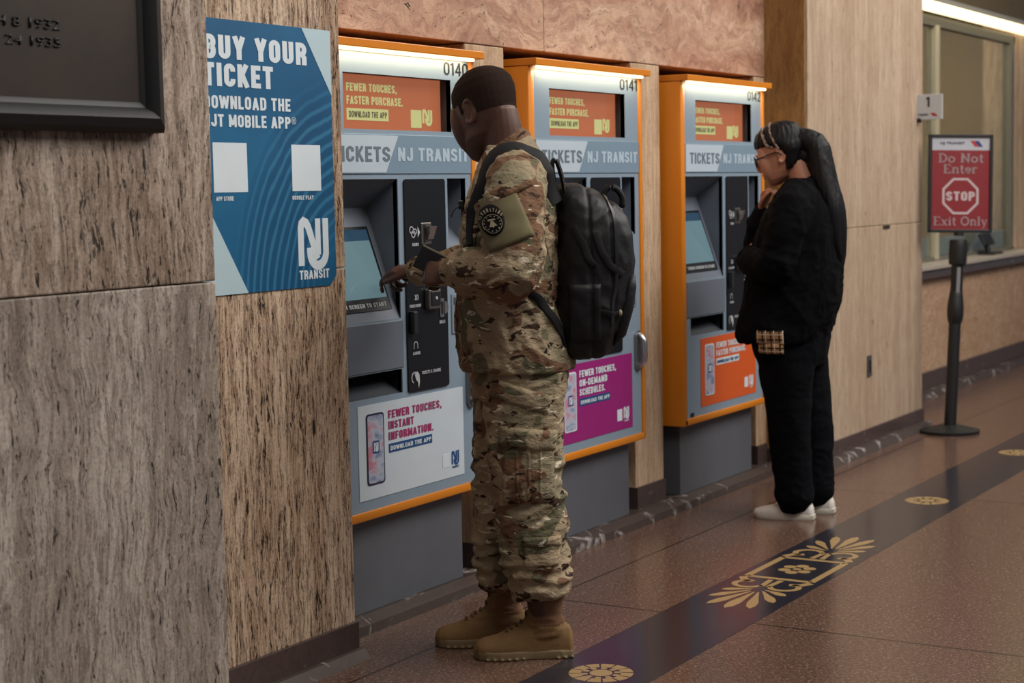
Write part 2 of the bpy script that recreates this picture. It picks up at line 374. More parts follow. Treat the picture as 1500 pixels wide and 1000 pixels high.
# ------------------------------------------------------------------ a bold condensed block alphabet, drawn as ribbons
def _arc(cx, cz, rx, rz, a0, a1, n=7): return [(cx+rx*math.cos(math.radians(a0+(a1-a0)*i/n)), cz+rz*math.sin(math.radians(a0+(a1-a0)*i/n))) for i in range(n+1)]
def glyph(ch, t):
    h = t/2; w = .50; c = w/2; L, Rr, B, T = h, w-h, h, 1-h; r = (Rr-L)/2; q = r*1.15
    top = lambda a0, a1: _arc(c, T-q, r, q, a0, a1); bot = lambda a0, a1: _arc(c, B+q, r, q, a0, a1)
    if ch in 'O0': return w, [top(0, 180) + [(L, B+q)] + bot(180, 360) + [(Rr, T-q)]]
    if ch == 'C': return w, [[(Rr, .66)] + top(0, 180) + bot(180, 360) + [(Rr, .34)]]
    if ch == 'G': return w, [[(Rr, .68)] + top(0, 180) + bot(180, 360) + [(Rr, .46), (c, .46)]]
    if ch == 'U': return w, [[(L, 1)] + bot(180, 360) + [(Rr, 1)]]
    if ch == 'J': return w*.9, [[(Rr-.05, 1)] + [(x*.9, z) for x, z in bot(360, 180)] + [(L*.9, .33)]]
    if ch == 'D': return w, [[(L, 0), (L, 1)], [(0, T), (c, T)] + _arc(c, T-q, r, q, 90, 0) + _arc(c, B+q, r, q, 0, -90) + [(0, B)]]
    if ch in 'BPR':
        k = .25; up = [(0, T), (c, T)] + _arc(c, T-k+h*.4, r, k-h*.4, 90, -90) + [(L, .5+h*.4)]
        o = [[(L, 0), (L, 1)], up]
        if ch == 'B': o.append([(c, .5+h*.2)] + _arc(c, B+k-h*.5, r, k-h*.2, 80, -90) + [(0, B)])
        if ch == 'R': o.append([(c, .5), (Rr, .34), (Rr, 0)])
        return w, o
    if ch == 'S': return w, [[(Rr, .70)] + _arc(c, T-.2, r, .2, 0, 180) + [(L, .66), (L+.04, .58), (Rr-.04, .42), (Rr, .34)] + _arc(c, B+.2, r, .2, 0, -180) + [(L, .30)]]
    if ch == 'T': return w*.96, [[(0, T), (w*.96, T)], [(c*.96, 0), (c*.96, T)]]
    if ch == 'I': return t, [[(h, 0), (h, 1)]]
    if ch == 'L': return w*.84, [[(L, 0), (L, 1)], [(0, B), (w*.84, B)]]
    if ch == 'E': return w*.88, [[(L, 0), (L, 1)], [(0, B), (w*.88, B)], [(0, T), (w*.88, T)], [(0, .5), (w*.8, .5)]]
    if ch == 'F': return w*.86, [[(L, 0), (L, 1)], [(0, T), (w*.86, T)], [(0, .5), (w*.76, .5)]]
    if ch == 'H': return w, [[(L, 0), (L, 1)], [(Rr, 0), (Rr, 1)], [(0, .5), (w, .5)]]
    if ch == 'K': return w*1.02, [[(L, 0), (L, 1)], [(L, .36), (Rr+.02, 1)], [(L+.10, .56), (Rr+.04, 0)]]
    if ch == 'N': return w*1.04, [[(L, 0), (L, 1)], [(Rr+.02, 0), (Rr+.02, 1)], [(L, .97), (Rr+.02, .03)]]
    if ch == 'M': return w*1.3, [[(L, 0), (L, 1)], [(w*1.3-h, 0), (w*1.3-h, 1)], [(L, .97), (w*.65, .16)], [(w*1.3-h, .97), (w*.65, .16)]]
    if ch == 'W': return w*1.5, [[(h*.7, 1), (w*.42, .03)], [(w*.42, .03), (w*.75, .92)], [(w*.75, .92), (w*1.08, .03)], [(w*1.08, .03), (w*1.5-h*.7, 1)]]
    if ch == 'A': return w*1.06, [[(h*.8, 0), (w*.53, .95)], [(w*1.06-h*.8, 0), (w*.53, .95)], [(w*.25, .28), (w*.8, .28)]]
    if ch == 'V': return w*1.04, [[(h*.8, 1), (w*.52, .05)], [(w*1.04-h*.8, 1), (w*.52, .05)]]
    if ch == 'Y': return w*1.04, [[(h*.8, 1), (w*.52, .44)], [(w*1.04-h*.8, 1), (w*.52, .44)], [(w*.52, 0), (w*.52, .48)]]
    if ch == '1': return w*.62, [[(w*.40, 0), (w*.40, 1)], [(.0, .78), (w*.40, .94)]]
    if ch == '2': return w, [[(L, .68)] + top(180, 0) + [(Rr, .62), (L, B), (w, B)]]
    if ch == '3': return w, [[(L, .72)] + _arc(c, .75-h*.5, r, .25-h*.5, 170, -80), [(c, .5)] + _arc(c, .25+h*.3, r, .25-h*.3, 80, -170)]
    if ch == '4': return w*1.02, [[(w*.72, 0), (w*.72, 1)], [(w*.68, .95), (.04, .28), (w*1.02, .28)]]
    if ch == '.': return t, [[(h, 0), (h, t)]]
    if ch == ',': return t, [[(h, t), (h*.9, 0), (h*.4, -.12)]]
    if ch == '-': return w*.6, [[(0, .42), (w*.6, .42)]]
    if ch == '/': return w*.8, [[(0, 0), (w*.8, 1)]]
    if ch == '&': return w, [[(w, 0), (L, .72)] + _arc(c*.9, .8, r*.7, .12, 180, 0) + [(L, .35)] + bot(180, 360) + [(Rr+.03, .4)]]
    return w*.5, []
_blk = {}
def block_mesh(txt, t):
    if (txt, t) in _blk: return _blk[txt, t].copy()
    b = bmesh.new(); x = 0.0; lv = 0
    for ch in txt:
        w_, lines = glyph(ch, t)
        for P in lines:
            P = [V(p) for p in P]; P = [P[0]] + [b2 for a2, b2 in zip(P, P[1:]) if (a2-b2).length > 1e-5]; A = []; lv += 1; closed = (P[0]-P[-1]).length < 1e-6
            for i in range(len(P)):
                d0 = (P[i]-P[i-1]).normalized() if i else ((P[-1]-P[-2]) if closed else (P[1]-P[0])).normalized(); d1 = (P[i+1]-P[i]).normalized() if i < len(P)-1 else ((P[1]-P[0]).normalized() if closed else d0)
                d = (d0+d1).normalized(); m = min(1.6, 1/max(.3, d.dot(d1))); nv = V((-d.y, d.x))*(t/2*m); A.append((P[i]+nv, P[i]-nv))
            vs = [(b.verts.new((x+p.x, p.y, (lv % 5)*.00008)), b.verts.new((x+q.x, q.y, (lv % 5)*.00008))) for p, q in A]
            for (p, q), (p2, q2) in zip(vs, vs[1:]): b.faces.new((p, q, q2, p2))
        x += w_ + (.10 if ch != ' ' else .06)
    me = bpy.data.meshes.new('blk'); b.to_mesh(me); b.free(); _blk[txt, t] = me; return me.copy()
def block_into(mb, txt, x0, x1, z0, z1, y, t=.2, mat=None):
    me = block_mesh(txt, t); xs = [v.co.x for v in me.vertices]; a, c = min(xs), max(xs)
    for v in me.vertices: v.co = (x0+(v.co.x-a)/(c-a)*(x1-x0), y-v.co.z, z0+v.co.y*(z1-z0))
    if mat is not None: me.transform(mat)
    mb.bm.from_mesh(me); bpy.data.meshes.remove(me)
def line(parent, name, mat, txt, x0, x1, z0, z1, y, t=.2, xf=None, soft=False):
    """one line of writing as a part of its own"""
    mb = MB()
    (text_into if soft else block_into)(mb, txt, x0, x1, z0, z1, y, t, xf)
    return mb.build(name, mat, parent)

# ------------------------------------------------------------------ the setting
struct(MB().box(-2.0, 19.5, -7.0, 6.5, -0.1, 0.0).build('floor', TERR))
# near slab of the wall, standing proud
struct(MB().box(0.6, 3.393, 2.97, 3.6, 1.209, 3.3, .004).build('wall_near_upper', TRAV_NEAR))
struct(MB().box(0.6, 3.393, 2.97, 3.6, 0.0, 1.206, .004).build('wall_near_lower', TRAV_NEAR_LOW))
# second slab with the notice on it
struct(MB().box(3.3, 4.155, 3.12, 3.95, 1.2055, 3.3, .004).build('wall_middle_upper', TRAV_MID))
struct(MB().box(3.3, 4.155, 3.12, 3.95, 0.0, 1.2035, .004).build('wall_middle_lower', TRAV_MID))
struct(MB().box(3.35, 4.158, 3.108, 3.16, 0.012, 0.115, .003).build('baseboard_middle', SKIRT))
struct(MB().prism([(3.07, 0), (3.12, 0), (3.12, .034), (3.095, .030)], 3.35, 4.165, M(((0, 1, 0, 0), (1, 0, 0, 0), (0, 0, 1, 0), (0, 0, 0, 1)))).build('trim_1', CURB))
# bay of the ticket machines: lintel, piers, dark back
struct(MB().box(4.1, 5.755, 3.34, 3.95, 1.957, 3.3, .003).box(5.758, 7.95, 3.34, 3.95, 1.957, 3.3, .003).build('wall_lintel', TRAV_PINK))
struct(MB().box(5.194, 5.458, 3.342, 3.95, 0.13, 1.954, .003).build('wall_pier_left', TRAV_PIER))
struct(MB().box(6.482, 6.752, 3.342, 3.95, 0.13, 1.954, .003).build('wall_pier_right', TRAV_PIER))
struct(MB().box(7.786, 7.95, 3.342, 3.95, 0.13, 1.954, .003).build('wall_pier_end', TRAV_PIER))
struct(MB().box(4.1, 7.95, 3.93, 4.0, 0, 3.3).build('wall_recess', flat('recess_dark', (38, 32, 28), .9)))
for i, (a, b) in enumerate(((5.194, 5.458), (6.482, 6.752), (7.786, 7.9))):
    struct(MB().box(a-.002, b+.002, 3.332, 3.5, .03, .14, .003).build('baseboard_' + ('left', 'right', 'end')[i], SKIRT))
struct(MB().prism([(3.245, 0), (3.9, 0), (3.9, .046), (3.30, .046), (3.25, .030)], 4.16, 7.92, M(((0, 1, 0, 0), (1, 0, 0, 0), (0, 0, 1, 0), (0, 0, 0, 1)))).build('trim_2', CURB))
# pilaster past the machines
pil = MB()
pil.box(7.93, 9.71, 3.12, 3.95, 1.197, 3.3, .004); pil.box(7.93, 9.71, 3.12, 3.95, 0.0, 1.195, .004)
struct(pil.build('wall_pilaster', TRAV_FAR))
struct(MB().box(7.912, 7.934, 3.13, 3.95, 0.1, 3.3).build('wall_return', TRAV_BROWN))
struct(MB().box(7.905, 9.713, 3.108, 3.5, 0.0, 0.112, .003).build('baseboard_pilaster', SKIRT))
struct(MB().prism([(3.05, 0), (3.12, 0), (3.12, .04), (3.075, .034)], 7.9, 9.72, M(((0, 1, 0, 0), (1, 0, 0, 0), (0, 0, 1, 0), (0, 0, 0, 1)))).build('trim_3', CURB))
# ticket office: travertine apron, stone counter, glazing, inner walls
struct(MB().box(9.70, 19.0, 3.56, 3.75, 0.0, .784, .003).build('wall_counter', travertine('travertine_apron', lin((178, 146, 116)), lin((200, 172, 146)), lin((150, 108, 80)), lin((150, 86, 60)), 83., horiz=True, pits=.68, warp=.8, contrast=.7)))
struct(MB().box(9.70, 19.0, 3.54, 3.6, 0.03, .16, .003).build('baseboard_counter', SKIRT))
struct(MB().prism([(3.47, 0), (3.6, 0), (3.6, .05), (3.50, .04)], 9.70, 19.0, M(((0, 1, 0, 0), (1, 0, 0, 0), (0, 0, 1, 0), (0, 0, 0, 1)))).build('trim_4', CURB))
struct(MB().box(13.82, 19.0, 3.70, 3.95, .874, 2.66, .003).build('wall_office_right', TRAV_PIER))
struct(MB().box(15.3, 15.4, 3.95, 8.0, 0.0, 3.3).build('wall_office_side', flat('olive_wall', (146, 122, 76), .7)))
struct(MB().box(9.7, 15.4, 7.9, 8.0, 0.0, 3.3).build('wall_office_back', flat('office_dark', (80, 72, 54), .8)))
struct(MB().box(9.7, 15.5, 3.74, 8.0, 2.85, 2.95).build('ceiling', flat('office_ceiling', (120, 110, 84), .8)))
struct(MB().box(9.7, 19.0, 3.70, 4.0, 2.66, 4.2, .004).build('wall_header', flat('header_olive', (92, 78, 54), .6)))
FRM = flat('window_frame_cream', (176, 166, 140), .45); FRD = flat('window_frame_grey', (104, 100, 88), .5)
wf = struct(MB().box(9.72, 13.86, 3.70, 3.76, 2.50, 2.57, .004).box(9.72, 13.86, 3.70, 3.76, .86, .90, .004).build('window_1', FRD))
MB().box(11.79, 11.87, 3.69, 3.77, .88, 2.51, .006).build('mullion', FRM, wf)
MB().box(13.72, 13.80, 3.69, 3.77, .88, 2.51, .006).build('mullion', FRD, wf)
MB().box(9.74, 13.72, 3.742, 3.750, .902, 1.035, .002).build('lower_panel', flat('sill_panel', (168, 172, 170), .3), wf)
gl = NT('office_glass'); gl.b.inputs['Transmission Weight'].default_value = 1.0; gl.b.inputs['IOR'].default_value = 1.45
gl.out((.86, .90, .84, 1), .03)
MB().box(9.74, 11.80, 3.725, 3.733, .89, 2.51).build('pane', gl.m, wf); MB().box(11.86, 13.73, 3.725, 3.733, .89, 2.51).build('pane', gl.m, wf)
for i, (nm, lb, x0, x1, y0, y1, z0, z1, st) in enumerate((
    ('ceiling_light', 'long fluorescent light fitting over the ticket office window', 10.2, 18.0, 3.60, 3.69, 2.585, 2.650, 3.2),
    ('ceiling_light', 'shorter fluorescent light fitting seen through the ticket office glass', 10.9, 14.55, 4.15, 4.27, 2.665, 2.735, 2.4))):
    t = thing(nm, lb, 'light', ((x0+x1)/2, (y0+y1)/2, z1), 'ticket office light fittings')
    MB().box(x0-.02, x1+.02, y0, y1+.02, z1-.01, z1+.025 if i == 0 else 2.852, .004).build('housing', flat('lamp_housing', (150, 146, 136), .5), t)
    MB().box(x0, x1, y0, y1, z0, z1-.008, .012).build('diffuser', glow('tube_glow', (255, 240, 196), 1.9), t)
area('office_fill', (13.2, 5.2, 2.8), (14.6, 5.0, 1.0), 1.2, .8, 75, (1.0, .86, .58))  # added fill light, brightens the olive office interior behind the glass
ct = MB().box(9.712, 19.0, 3.50, 3.90, .845, .872, .003).build('counter', flat('counter_stone', (176, 164, 150), .3))
ct['label'] = 'pale stone counter ledge along the ticket office window'; ct['category'] = 'counter'
MB().box(9.712, 19.0, 3.515, 3.74, .785, .844, .004).build('edge_moulding', SKIRT, ct)
t = thing('card_terminal', 'small black terminal standing on the ticket office counter', 'terminal', (12.92, 3.62, .872))
BLK = flat('black_plastic', (22, 22, 24), .45)
MB().box(12.78, 13.04, 3.56, 3.68, .8722, .89, .006).build('base', BLK, t)
MB().cyl((12.92, 3.64, .888), (12.92, 3.66, .96), .02).build('stand', BLK, t)
MB().box(-.13, .13, -.012, .012, -.05, .05, .008).xform(M.Translation((12.92, 3.655, .985)) @ M.Rotation(-.5, 4, 'X')).build('keypad', BLK, t)

# floor band with inlay, flush strip of dark stone
DK = NT('dark_inlay'); f_, _ = DK.noise(DK.tc(), 60, 3); DKM = DK.out(DK.mix(f_, lin((34, 33, 40)), lin((50, 48, 56))), .17, .5)
TAN = flat('tan_inlay', (158, 130, 88), .3, .5, 0, .12)
band = struct(MB().box(-1.0, 19.0, 2.197, 2.533, -.02, .0009).build('trim_5', DKM))
ZUP = M(((1, 0, 0, 0), (0, 0, 1, 0), (0, 1, 0, 0), (0, 0, 0, 1)))   # (x, z) outline -> lying on the floor
def lay(z): return M(((1, 0, 0, 0), (0, 0, 1, 0), (0, 1, 0, z), (0, 0, 0, 1)))
def flatpoly(mb, pts, z0=.0, z1=.0016): mb.prism([(p[0], p[1]) for p in pts], z0, z1, M(((1, 0, 0, 0), (0, 0, 1, 0), (0, 1, 0, 0), (0, 0, 0, 1))))
def flatstroke(mb, pts, wd, z1=.0016): stroke(mb, pts, wd, 0.0, z1, M(((1, 0, 0, 0), (0, 0, 1, 0), (0, 1, 0, 0), (0, 0, 0, 1))))
def rosette(x):
    mb = MB(); cy = 2.366
    for k in range(12):
        a0, a1 = k*30+2.0, k*30+28.0
        flatpoly(mb, arcpts(x, cy, .096, a0, a1, 4) + arcpts(x, cy, .060, a1, a0, 4))
    for k in range(10):
        a0, a1 = k*36+8, k*36+28
        flatpoly(mb, arcpts(x, cy, .060, a0, a1, 3) + arcpts(x, cy, .040, a1, a0, 3), z1=.0013)
    flatpoly(mb, arcpts(x, cy, .034, 0, 345, 23))
    mb.build('rosette', TAN, band)
for x in (1.26, 4.347, 7.434, 8.96, 10.5): rosette(x)
def palmette(x):
    cy = 2.366; mb = MB()
    for s in (-1, 1):
        def T(u, v): return (x + s*u, cy + v)
        # flared petals
        for a, L, wd in ((0, .31, .055), (20, .30, .05), (-20, .30, .05), (42, .235, .045), (-42, .235, .045), (68, .17, .038), (-68, .17, .038)):
            ca, sa = math.cos(math.radians(a)), math.sin(math.radians(a)); P = []
            for q, ww in ((.18, .12), (.45, .5), (.72, 1), (.9, .75), (1.0, 0.02), (.9, -.75), (.72, -1), (.45, -.5), (.18, -.12)):
                u, v = q*L, ww*wd*.5; P.append(T(.345 + u*ca - v*sa, (u*sa + v*ca)*.78))
            flatpoly(mb, P)
        # volutes between petals and box
        for sd in (-1, 1):
            P = [T(.345-.03, sd*.012)] + [T(.29+.052*math.cos(math.radians(a)), sd*(.068+.052*math.sin(math.radians(a)))) for a in range(-70, 190, 26)]
            flatstroke(mb, P, .022)
            flatstroke(mb, [T(.195, sd*.132), T(.235, sd*.11), T(.25, sd*.07)], .03)
            flatstroke(mb, [T(.20, sd*.02), T(.31, sd*.012)], .02)
    e, h = .175, .125
    for a, b in (((-e, -h), (e, -h)), ((-e, h), (e, h)), ((-e, -h), (-e, h)), ((e, -h), (e, h))):
        flatstroke(mb, [(x+a[0], cy+a[1]), (x+b[0], cy+b[1])], .026)
    for k in range(6):
        a = math.radians(60*k); flatpoly(mb, arcpts(x+.045*math.cos(a)*1.25, cy+.045*math.sin(a), .024, 0, 330, 11))
    flatpoly(mb, arcpts(x, cy, .016, 0, 330, 11))
    mb.build('palmette', TAN, band)
for x in (2.80, 5.885, 12.2): palmette(x)

# ------------------------------------------------------------------ bronze plaque on the near slab
BRZ = NT('dark_bronze'); f_, _ = BRZ.noise(BRZ.tc(), 5, 5); BRZM = BRZ.out(BRZ.mix(f_, lin((34, 28, 24)), lin((66, 54, 46))), .42, .5, .35)
t = thing('plaque', 'large dark bronze memorial plaque in a heavy moulded frame', 'plaque', (2.4, 2.97, 1.59))
MB().box(1.62, 3.11, 2.945, 2.972, 1.655, 2.95).build('panel', BRZM, t)
fr = MB()
BF = NT('blackened_bronze'); f_, _ = BF.noise(BF.tc(), 7, 4); BFM = BF.out(BF.mix(f_, lin((10, 10, 11)), lin((20, 19, 19))), .5, .5, .2)
# moulded profile: outer flat, cove, inner bead
def frame_side(mb, p0, p1, m0, m1):
    """profile (across, depth) swept from p0 to p1 with mitres m0, m1"""
    prof = [(0, 0), (0, .035), (.012, .050), (.034, .058), (.048, .050), (.060, .034), (.070, .030), (.078, .022), (.078, 0)]
    P0, P1 = V(p0), V(p1); d = (P1-P0).normalized(); inn = V((d.y, -d.x)) * -1
    R = []
    for base, mt, sg in ((P0, m0, 1), (P1, m1, -1)):
        R.append([V(((base+inn*a+d*(sg*mt*a)).x, 2.972-h, (base+inn*a+d*(sg*mt*a)).y)) for a, h in prof])
    mb.loft(R)
x0, x1, z0, z1 = 1.54, 3.184, 1.586, 3.03
frame_side(fr, (x0, z0), (x1, z0), 1, 1); frame_side(fr, (x1, z0), (x1, z1), 1, 1)
frame_side(fr, (x1, z1), (x0, z1), 1, 1); frame_side(fr, (x0, z1), (x0, z0), 1, 1)
fr.build('frame', BFM, t, True, 25)
def raised(txt, x0, x1, z0, z1):
    me = text_mesh(txt, .004); xs = [v.co.x for v in me.vertices]; ys = [v.co.y for v in me.vertices]
    a, b, c, d = min(xs), max(xs), min(ys), max(ys)
    for v in me.vertices: v.co = (x0+(v.co.x-a)/(b-a)*(x1-x0), 2.9446, z0+(v.co.y-c)/(d-c)*(z1-z0))
    bm2 = bmesh.new(); bm2.from_mesh(me)
    r = bmesh.ops.extrude_face_region(bm2, geom=bm2.faces[:]); bmesh.ops.translate(bm2, vec=(0, -.003, 0), verts=[e for e in r['geom'] if isinstance(e, bmesh.types.BMVert)])
    lt = MB(); lt._join(bm2); lt.build('lettering', BFM, t)
raised('MARCH 8 1932', 2.52, 2.858, 1.815, 1.838); raised('MARCH 24 1935', 2.50, 2.858, 1.775, 1.797)
raised('IN MEMORY OF', 2.20, 2.870, 1.895, 1.935)

# ------------------------------------------------------------------ blue notice on the second slab
WHT = flat('print_white', (206, 216, 222), .5); 
BLU = NT('poster_blue'); tcn = BLU.tc()
f1, _ = BLU.noise(BLU.mapv(tcn, scale=(2.2, 1, 2.2)), 1.2, 3)
# sweeping strands of the printed picture: rings about a point beyond the lower right
vd = BLU.n('ShaderNodeVectorMath', operation='DISTANCE'); BLU.link(BLU.mapv(tcn, scale=(1, 0, .8)), vd.inputs[0]); vd.inputs[1].default_value = (4.16, 0, .885)
s1, _ = BLU.noise(BLU.mapv(tcn, scale=(9, 0, 1.2), rot=(0, .35, 0)), 1.0, 5)
wv = BLU.n('ShaderNodeMath', operation='SINE'); BLU.link(BLU.math('ADD', BLU.math('MULTIPLY', vd.outputs['Value'], 210.0), BLU.math('MULTIPLY', s1, 7.0)), wv.inputs[0])
msk = BLU.math('MULTIPLY', BLU.step(vd.outputs['Value'], .54, .46), BLU.step(vd.outputs['Value'], .12, .24))
cb = BLU.mix(f1, lin((18, 62, 104)), lin((36, 112, 152)))
cs = BLU.mix(BLU.step(wv.outputs[0], -.6, 1.0), lin((16, 56, 92)), lin((66, 134, 170)))
cb = BLU.mix(BLU.math('MULTIPLY', msk, .42), cb, cs)
BLUM = BLU.out(cb, .38, .5)
po = thing('poster', 'blue notice about buying tickets stuck on the tan stone wall', 'poster', (3.79, 3.118, 1.157))
PX0, PX1, PZ0, PZ1 = 3.46, 4.104, 1.1565, 1.9095
MB().prism([(PX0, PZ0), (PX1-.03, PZ0), (PX1, PZ0+.03), (PX1, PZ1), (PX0, PZ1)], 3.1165, 3.1195).build('sheet', BLUM, po)
MB().prism([(3.969, PZ1), (PX1, PZ1), (PX1, 1.718)], 3.1155, 3.117).build('white_corner', flat('poster_pale', (176, 198, 206), .4), po)
MB().prism([(PX0, PZ0), (3.696, PZ0), (PX0, 1.52)], 3.1155, 3.117).build('white_corner', flat('poster_pale', (176, 198, 206), .4), po)
Y = 3.1155
for txt, a, b_, c, d, th in (('BUY YOUR', 3.541, 3.989, 1.802, 1.866, .215), ('TICKET', 3.538, 3.833, 1.727, 1.790, .215), ('DOWNLOAD THE', 3.535, 3.908, 1.666, 1.702, .19), ('NJT MOBILE APP', 3.532, 3.906, 1.617, 1.651, .19),
                             ('APP STORE', 3.573, 3.646, 1.415, 1.427, .18), ('GOOGLE PLAY', 3.904, 4.003, 1.413, 1.425, .18), ('TRANSIT', 3.926, 4.068, 1.180, 1.207, .19)):
    line(po, 'lettering', WHT, txt, a, b_, c, d, Y, th)
line(po, 'registered_mark', WHT, '\u00ae', 3.910, 3.932, 1.630, 1.651, Y, 0, None, True)
lt = MB()
nj_mark(lt, 3.924, 4.069, 1.220, 1.357, 3.1155, 3.1168)
lt.build('emblem', WHT, po)
MB().box(3.566, 3.708, 3.1155, 3.117, 1.438, 1.574).build('white_square', WHT, po)
MB().box(3.906, 4.041, 3.1155, 3.117, 1.438, 1.572).build('white_square', WHT, po)

# ------------------------------------------------------------------ small fittings on the pilaster
t = thing('outlet', 'small grey outlet plate low on the far travertine pilaster', 'outlet', (8.795, 3.12, .39))
MB().box(8.765, 8.825, 3.112, 3.1205, .392, .506, .003).build('plate', flat('steel_plate', (96, 94, 92), .4, .5, .5), t)
MB().box(8.782, 8.808, 3.109, 3.113, .415, .483, .002).build('socket', BLK, t)
t = thing('vent_slot', 'tiny slotted vent plate set in the far pilaster joint', 'vent', (9.05, 3.12, 1.182))
vb = MB().box(9.02, 9.13, 3.115, 3.1205, 1.176, 1.196, .002)
vb.build('plate', flat('steel_dull', (110, 98, 88), .45, .5, .4), t)
ss = MB()
for k in range(4): ss.box(9.03+k*.024, 9.046+k*.024, 3.1135, 3.1152, 1.180, 1.192)
ss.build('slots', BLK, t)
# blade sign with the number of the window
t = thing('window_sign', 'small white sign numbered 1 projecting from the pilaster edge', 'sign', (9.62, 3.12, 1.78))
MB().box(9.614, 9.626, 2.975, 3.135, 1.782, 1.924, .002).build('plate', flat('sign_white', (186, 188, 190), .4), t)
MB().box(9.606, 9.634, 3.10, 3.124, 1.765, 1.79, .003).build('bracket', BLK, t)
SX = M(((0, 1, 0, 0), (-1, 0, 0, 0), (0, 0, 1, 0), (0, 0, 0, 1)))   # plane facing -x: local x runs to -y
line(t, 'numeral', BLK, '1', -3.070, -3.048, 1.852, 1.909, 9.6125, .17, SX)
line(t, 'lettering', flat('ink_navy', (36, 42, 66), .5), 'NJ TRANSIT', -3.128, -3.055, 1.803, 1.815, 9.6125, .18, SX)
lt = MB(); lt.prism([(-3.045, 1.818), (-3.02, 1.818), (-3.0, 1.800), (-3.025, 1.800)], 9.6125, 9.6135, SX); lt.build('emblem', flat('ink_red', (170, 46, 52), .5), t)

# ------------------------------------------------------------------ ticket machines
ORG = flat('machine_orange', (206, 122, 24), .35, .5, 0, .04)
GRY = flat('machine_grey', (136, 154, 170), .38, .5, .15, .05)
GRD = flat('machine_dark_grey', (106, 114, 126), .45, .5, .1, .05)
PLN = NT('plinth_grey'); f_, _ = PLN.noise(PLN.tc(), 5, 5); PLNM = PLN.out(PLN.mix(f_, lin((78, 80, 86)), lin((96, 98, 104))), .5)
PBK = flat('panel_black', (16, 19, 25), .35)
STL = flat('bright_steel', (190, 190, 192), .25, .5, .9)
INKG = flat('ink_grey', (96, 108, 120), .5)
PALE = flat('panel_pale', (178, 192, 204), .3)
PANB = flat('panel_blue_grey', (118, 140, 158), .3)
LTR = flat('letter_pale', (168, 186, 200), .4)
ICON = flat('icon_white', (176, 180, 184), .5)
NAVY = flat('ink_blue', (24, 70, 122), .5)
MAG = flat('ink_magenta', (150, 40, 92), .5)
def screen_mat(name, rgb, s, rgh=.12):
    t = NT(name); t.b.inputs['Emission Color'].default_value = lin(rgb); t.b.inputs['Emission Strength'].default_value = s
    return t.out(tuple(x*.25 for x in lin(rgb)[:3])+(1,), rgh)
DSP_O = screen_mat('display_orange', (188, 110, 76), .62)
DSP_T = screen_mat('display_cream', (190, 190, 130), .75)
DSP_C = screen_mat('touch_picture', (112, 142, 150), .55, .08)
DSP_B = screen_mat('touch_picture_blue', (52, 82, 104), .5, .08)
PHONE_S = NT('phone_picture'); f_, _ = PHONE_S.noise(PHONE_S.mapv(PHONE_S.tc(), scale=(8, 1, 14), rot=(0, .5, 0)), 1.5, 4)
PHONE_SM = PHONE_S.out(PHONE_S.ramp(f_, [(.35, lin((190, 120, 140))), (.5, lin((176, 184, 200))), (.65, lin((110, 124, 160)))]), .4)

def plate_with_holes(mb, x0, x1, z0, z1, y0, y1, holes):
    xs = sorted({x0, x1} | {h[0] for h in holes} | {h[1] for h in holes}); zs = sorted({z0, z1} | {h[2] for h in holes} | {h[3] for h in holes})
    for a, b in zip(xs, xs[1:]):
        run = None
        for c, d in zip(zs, zs[1:]+[None]) if False else zip(zs, zs[1:]):
            mx, mz = (a+b)/2, (c+d)/2
            if any(h[0] < mx < h[1] and h[2] < mz < h[3] for h in holes): continue
            mb.box(a, b, y0, y1, c, d)
def quad_slab(mb, p, t):
    """four corner points (x, y, z) thickened backwards by t along y"""
    b = bmesh.new(); f = [b.verts.new(q) for q in p]; k = [b.verts.new((q[0], q[1]+t, q[2])) for q in p]
    b.faces.new(f); b.faces.new(k[::-1])
    for i in range(4): b.faces.new((f[i], k[i], k[(i+1) % 4], f[(i+1) % 4]))
    mb._join(b)
def round_rect(x0, x1, z0, z1, r, n=5):
    return arcpts(x1-r, z1-r, r, 0, 90, n) + arcpts(x0+r, z1-r, r, 90, 180, n) + arcpts(x0+r, z0+r, r, 180, 270, n) + arcpts(x1-r, z0+r, r, 270, 360, n)

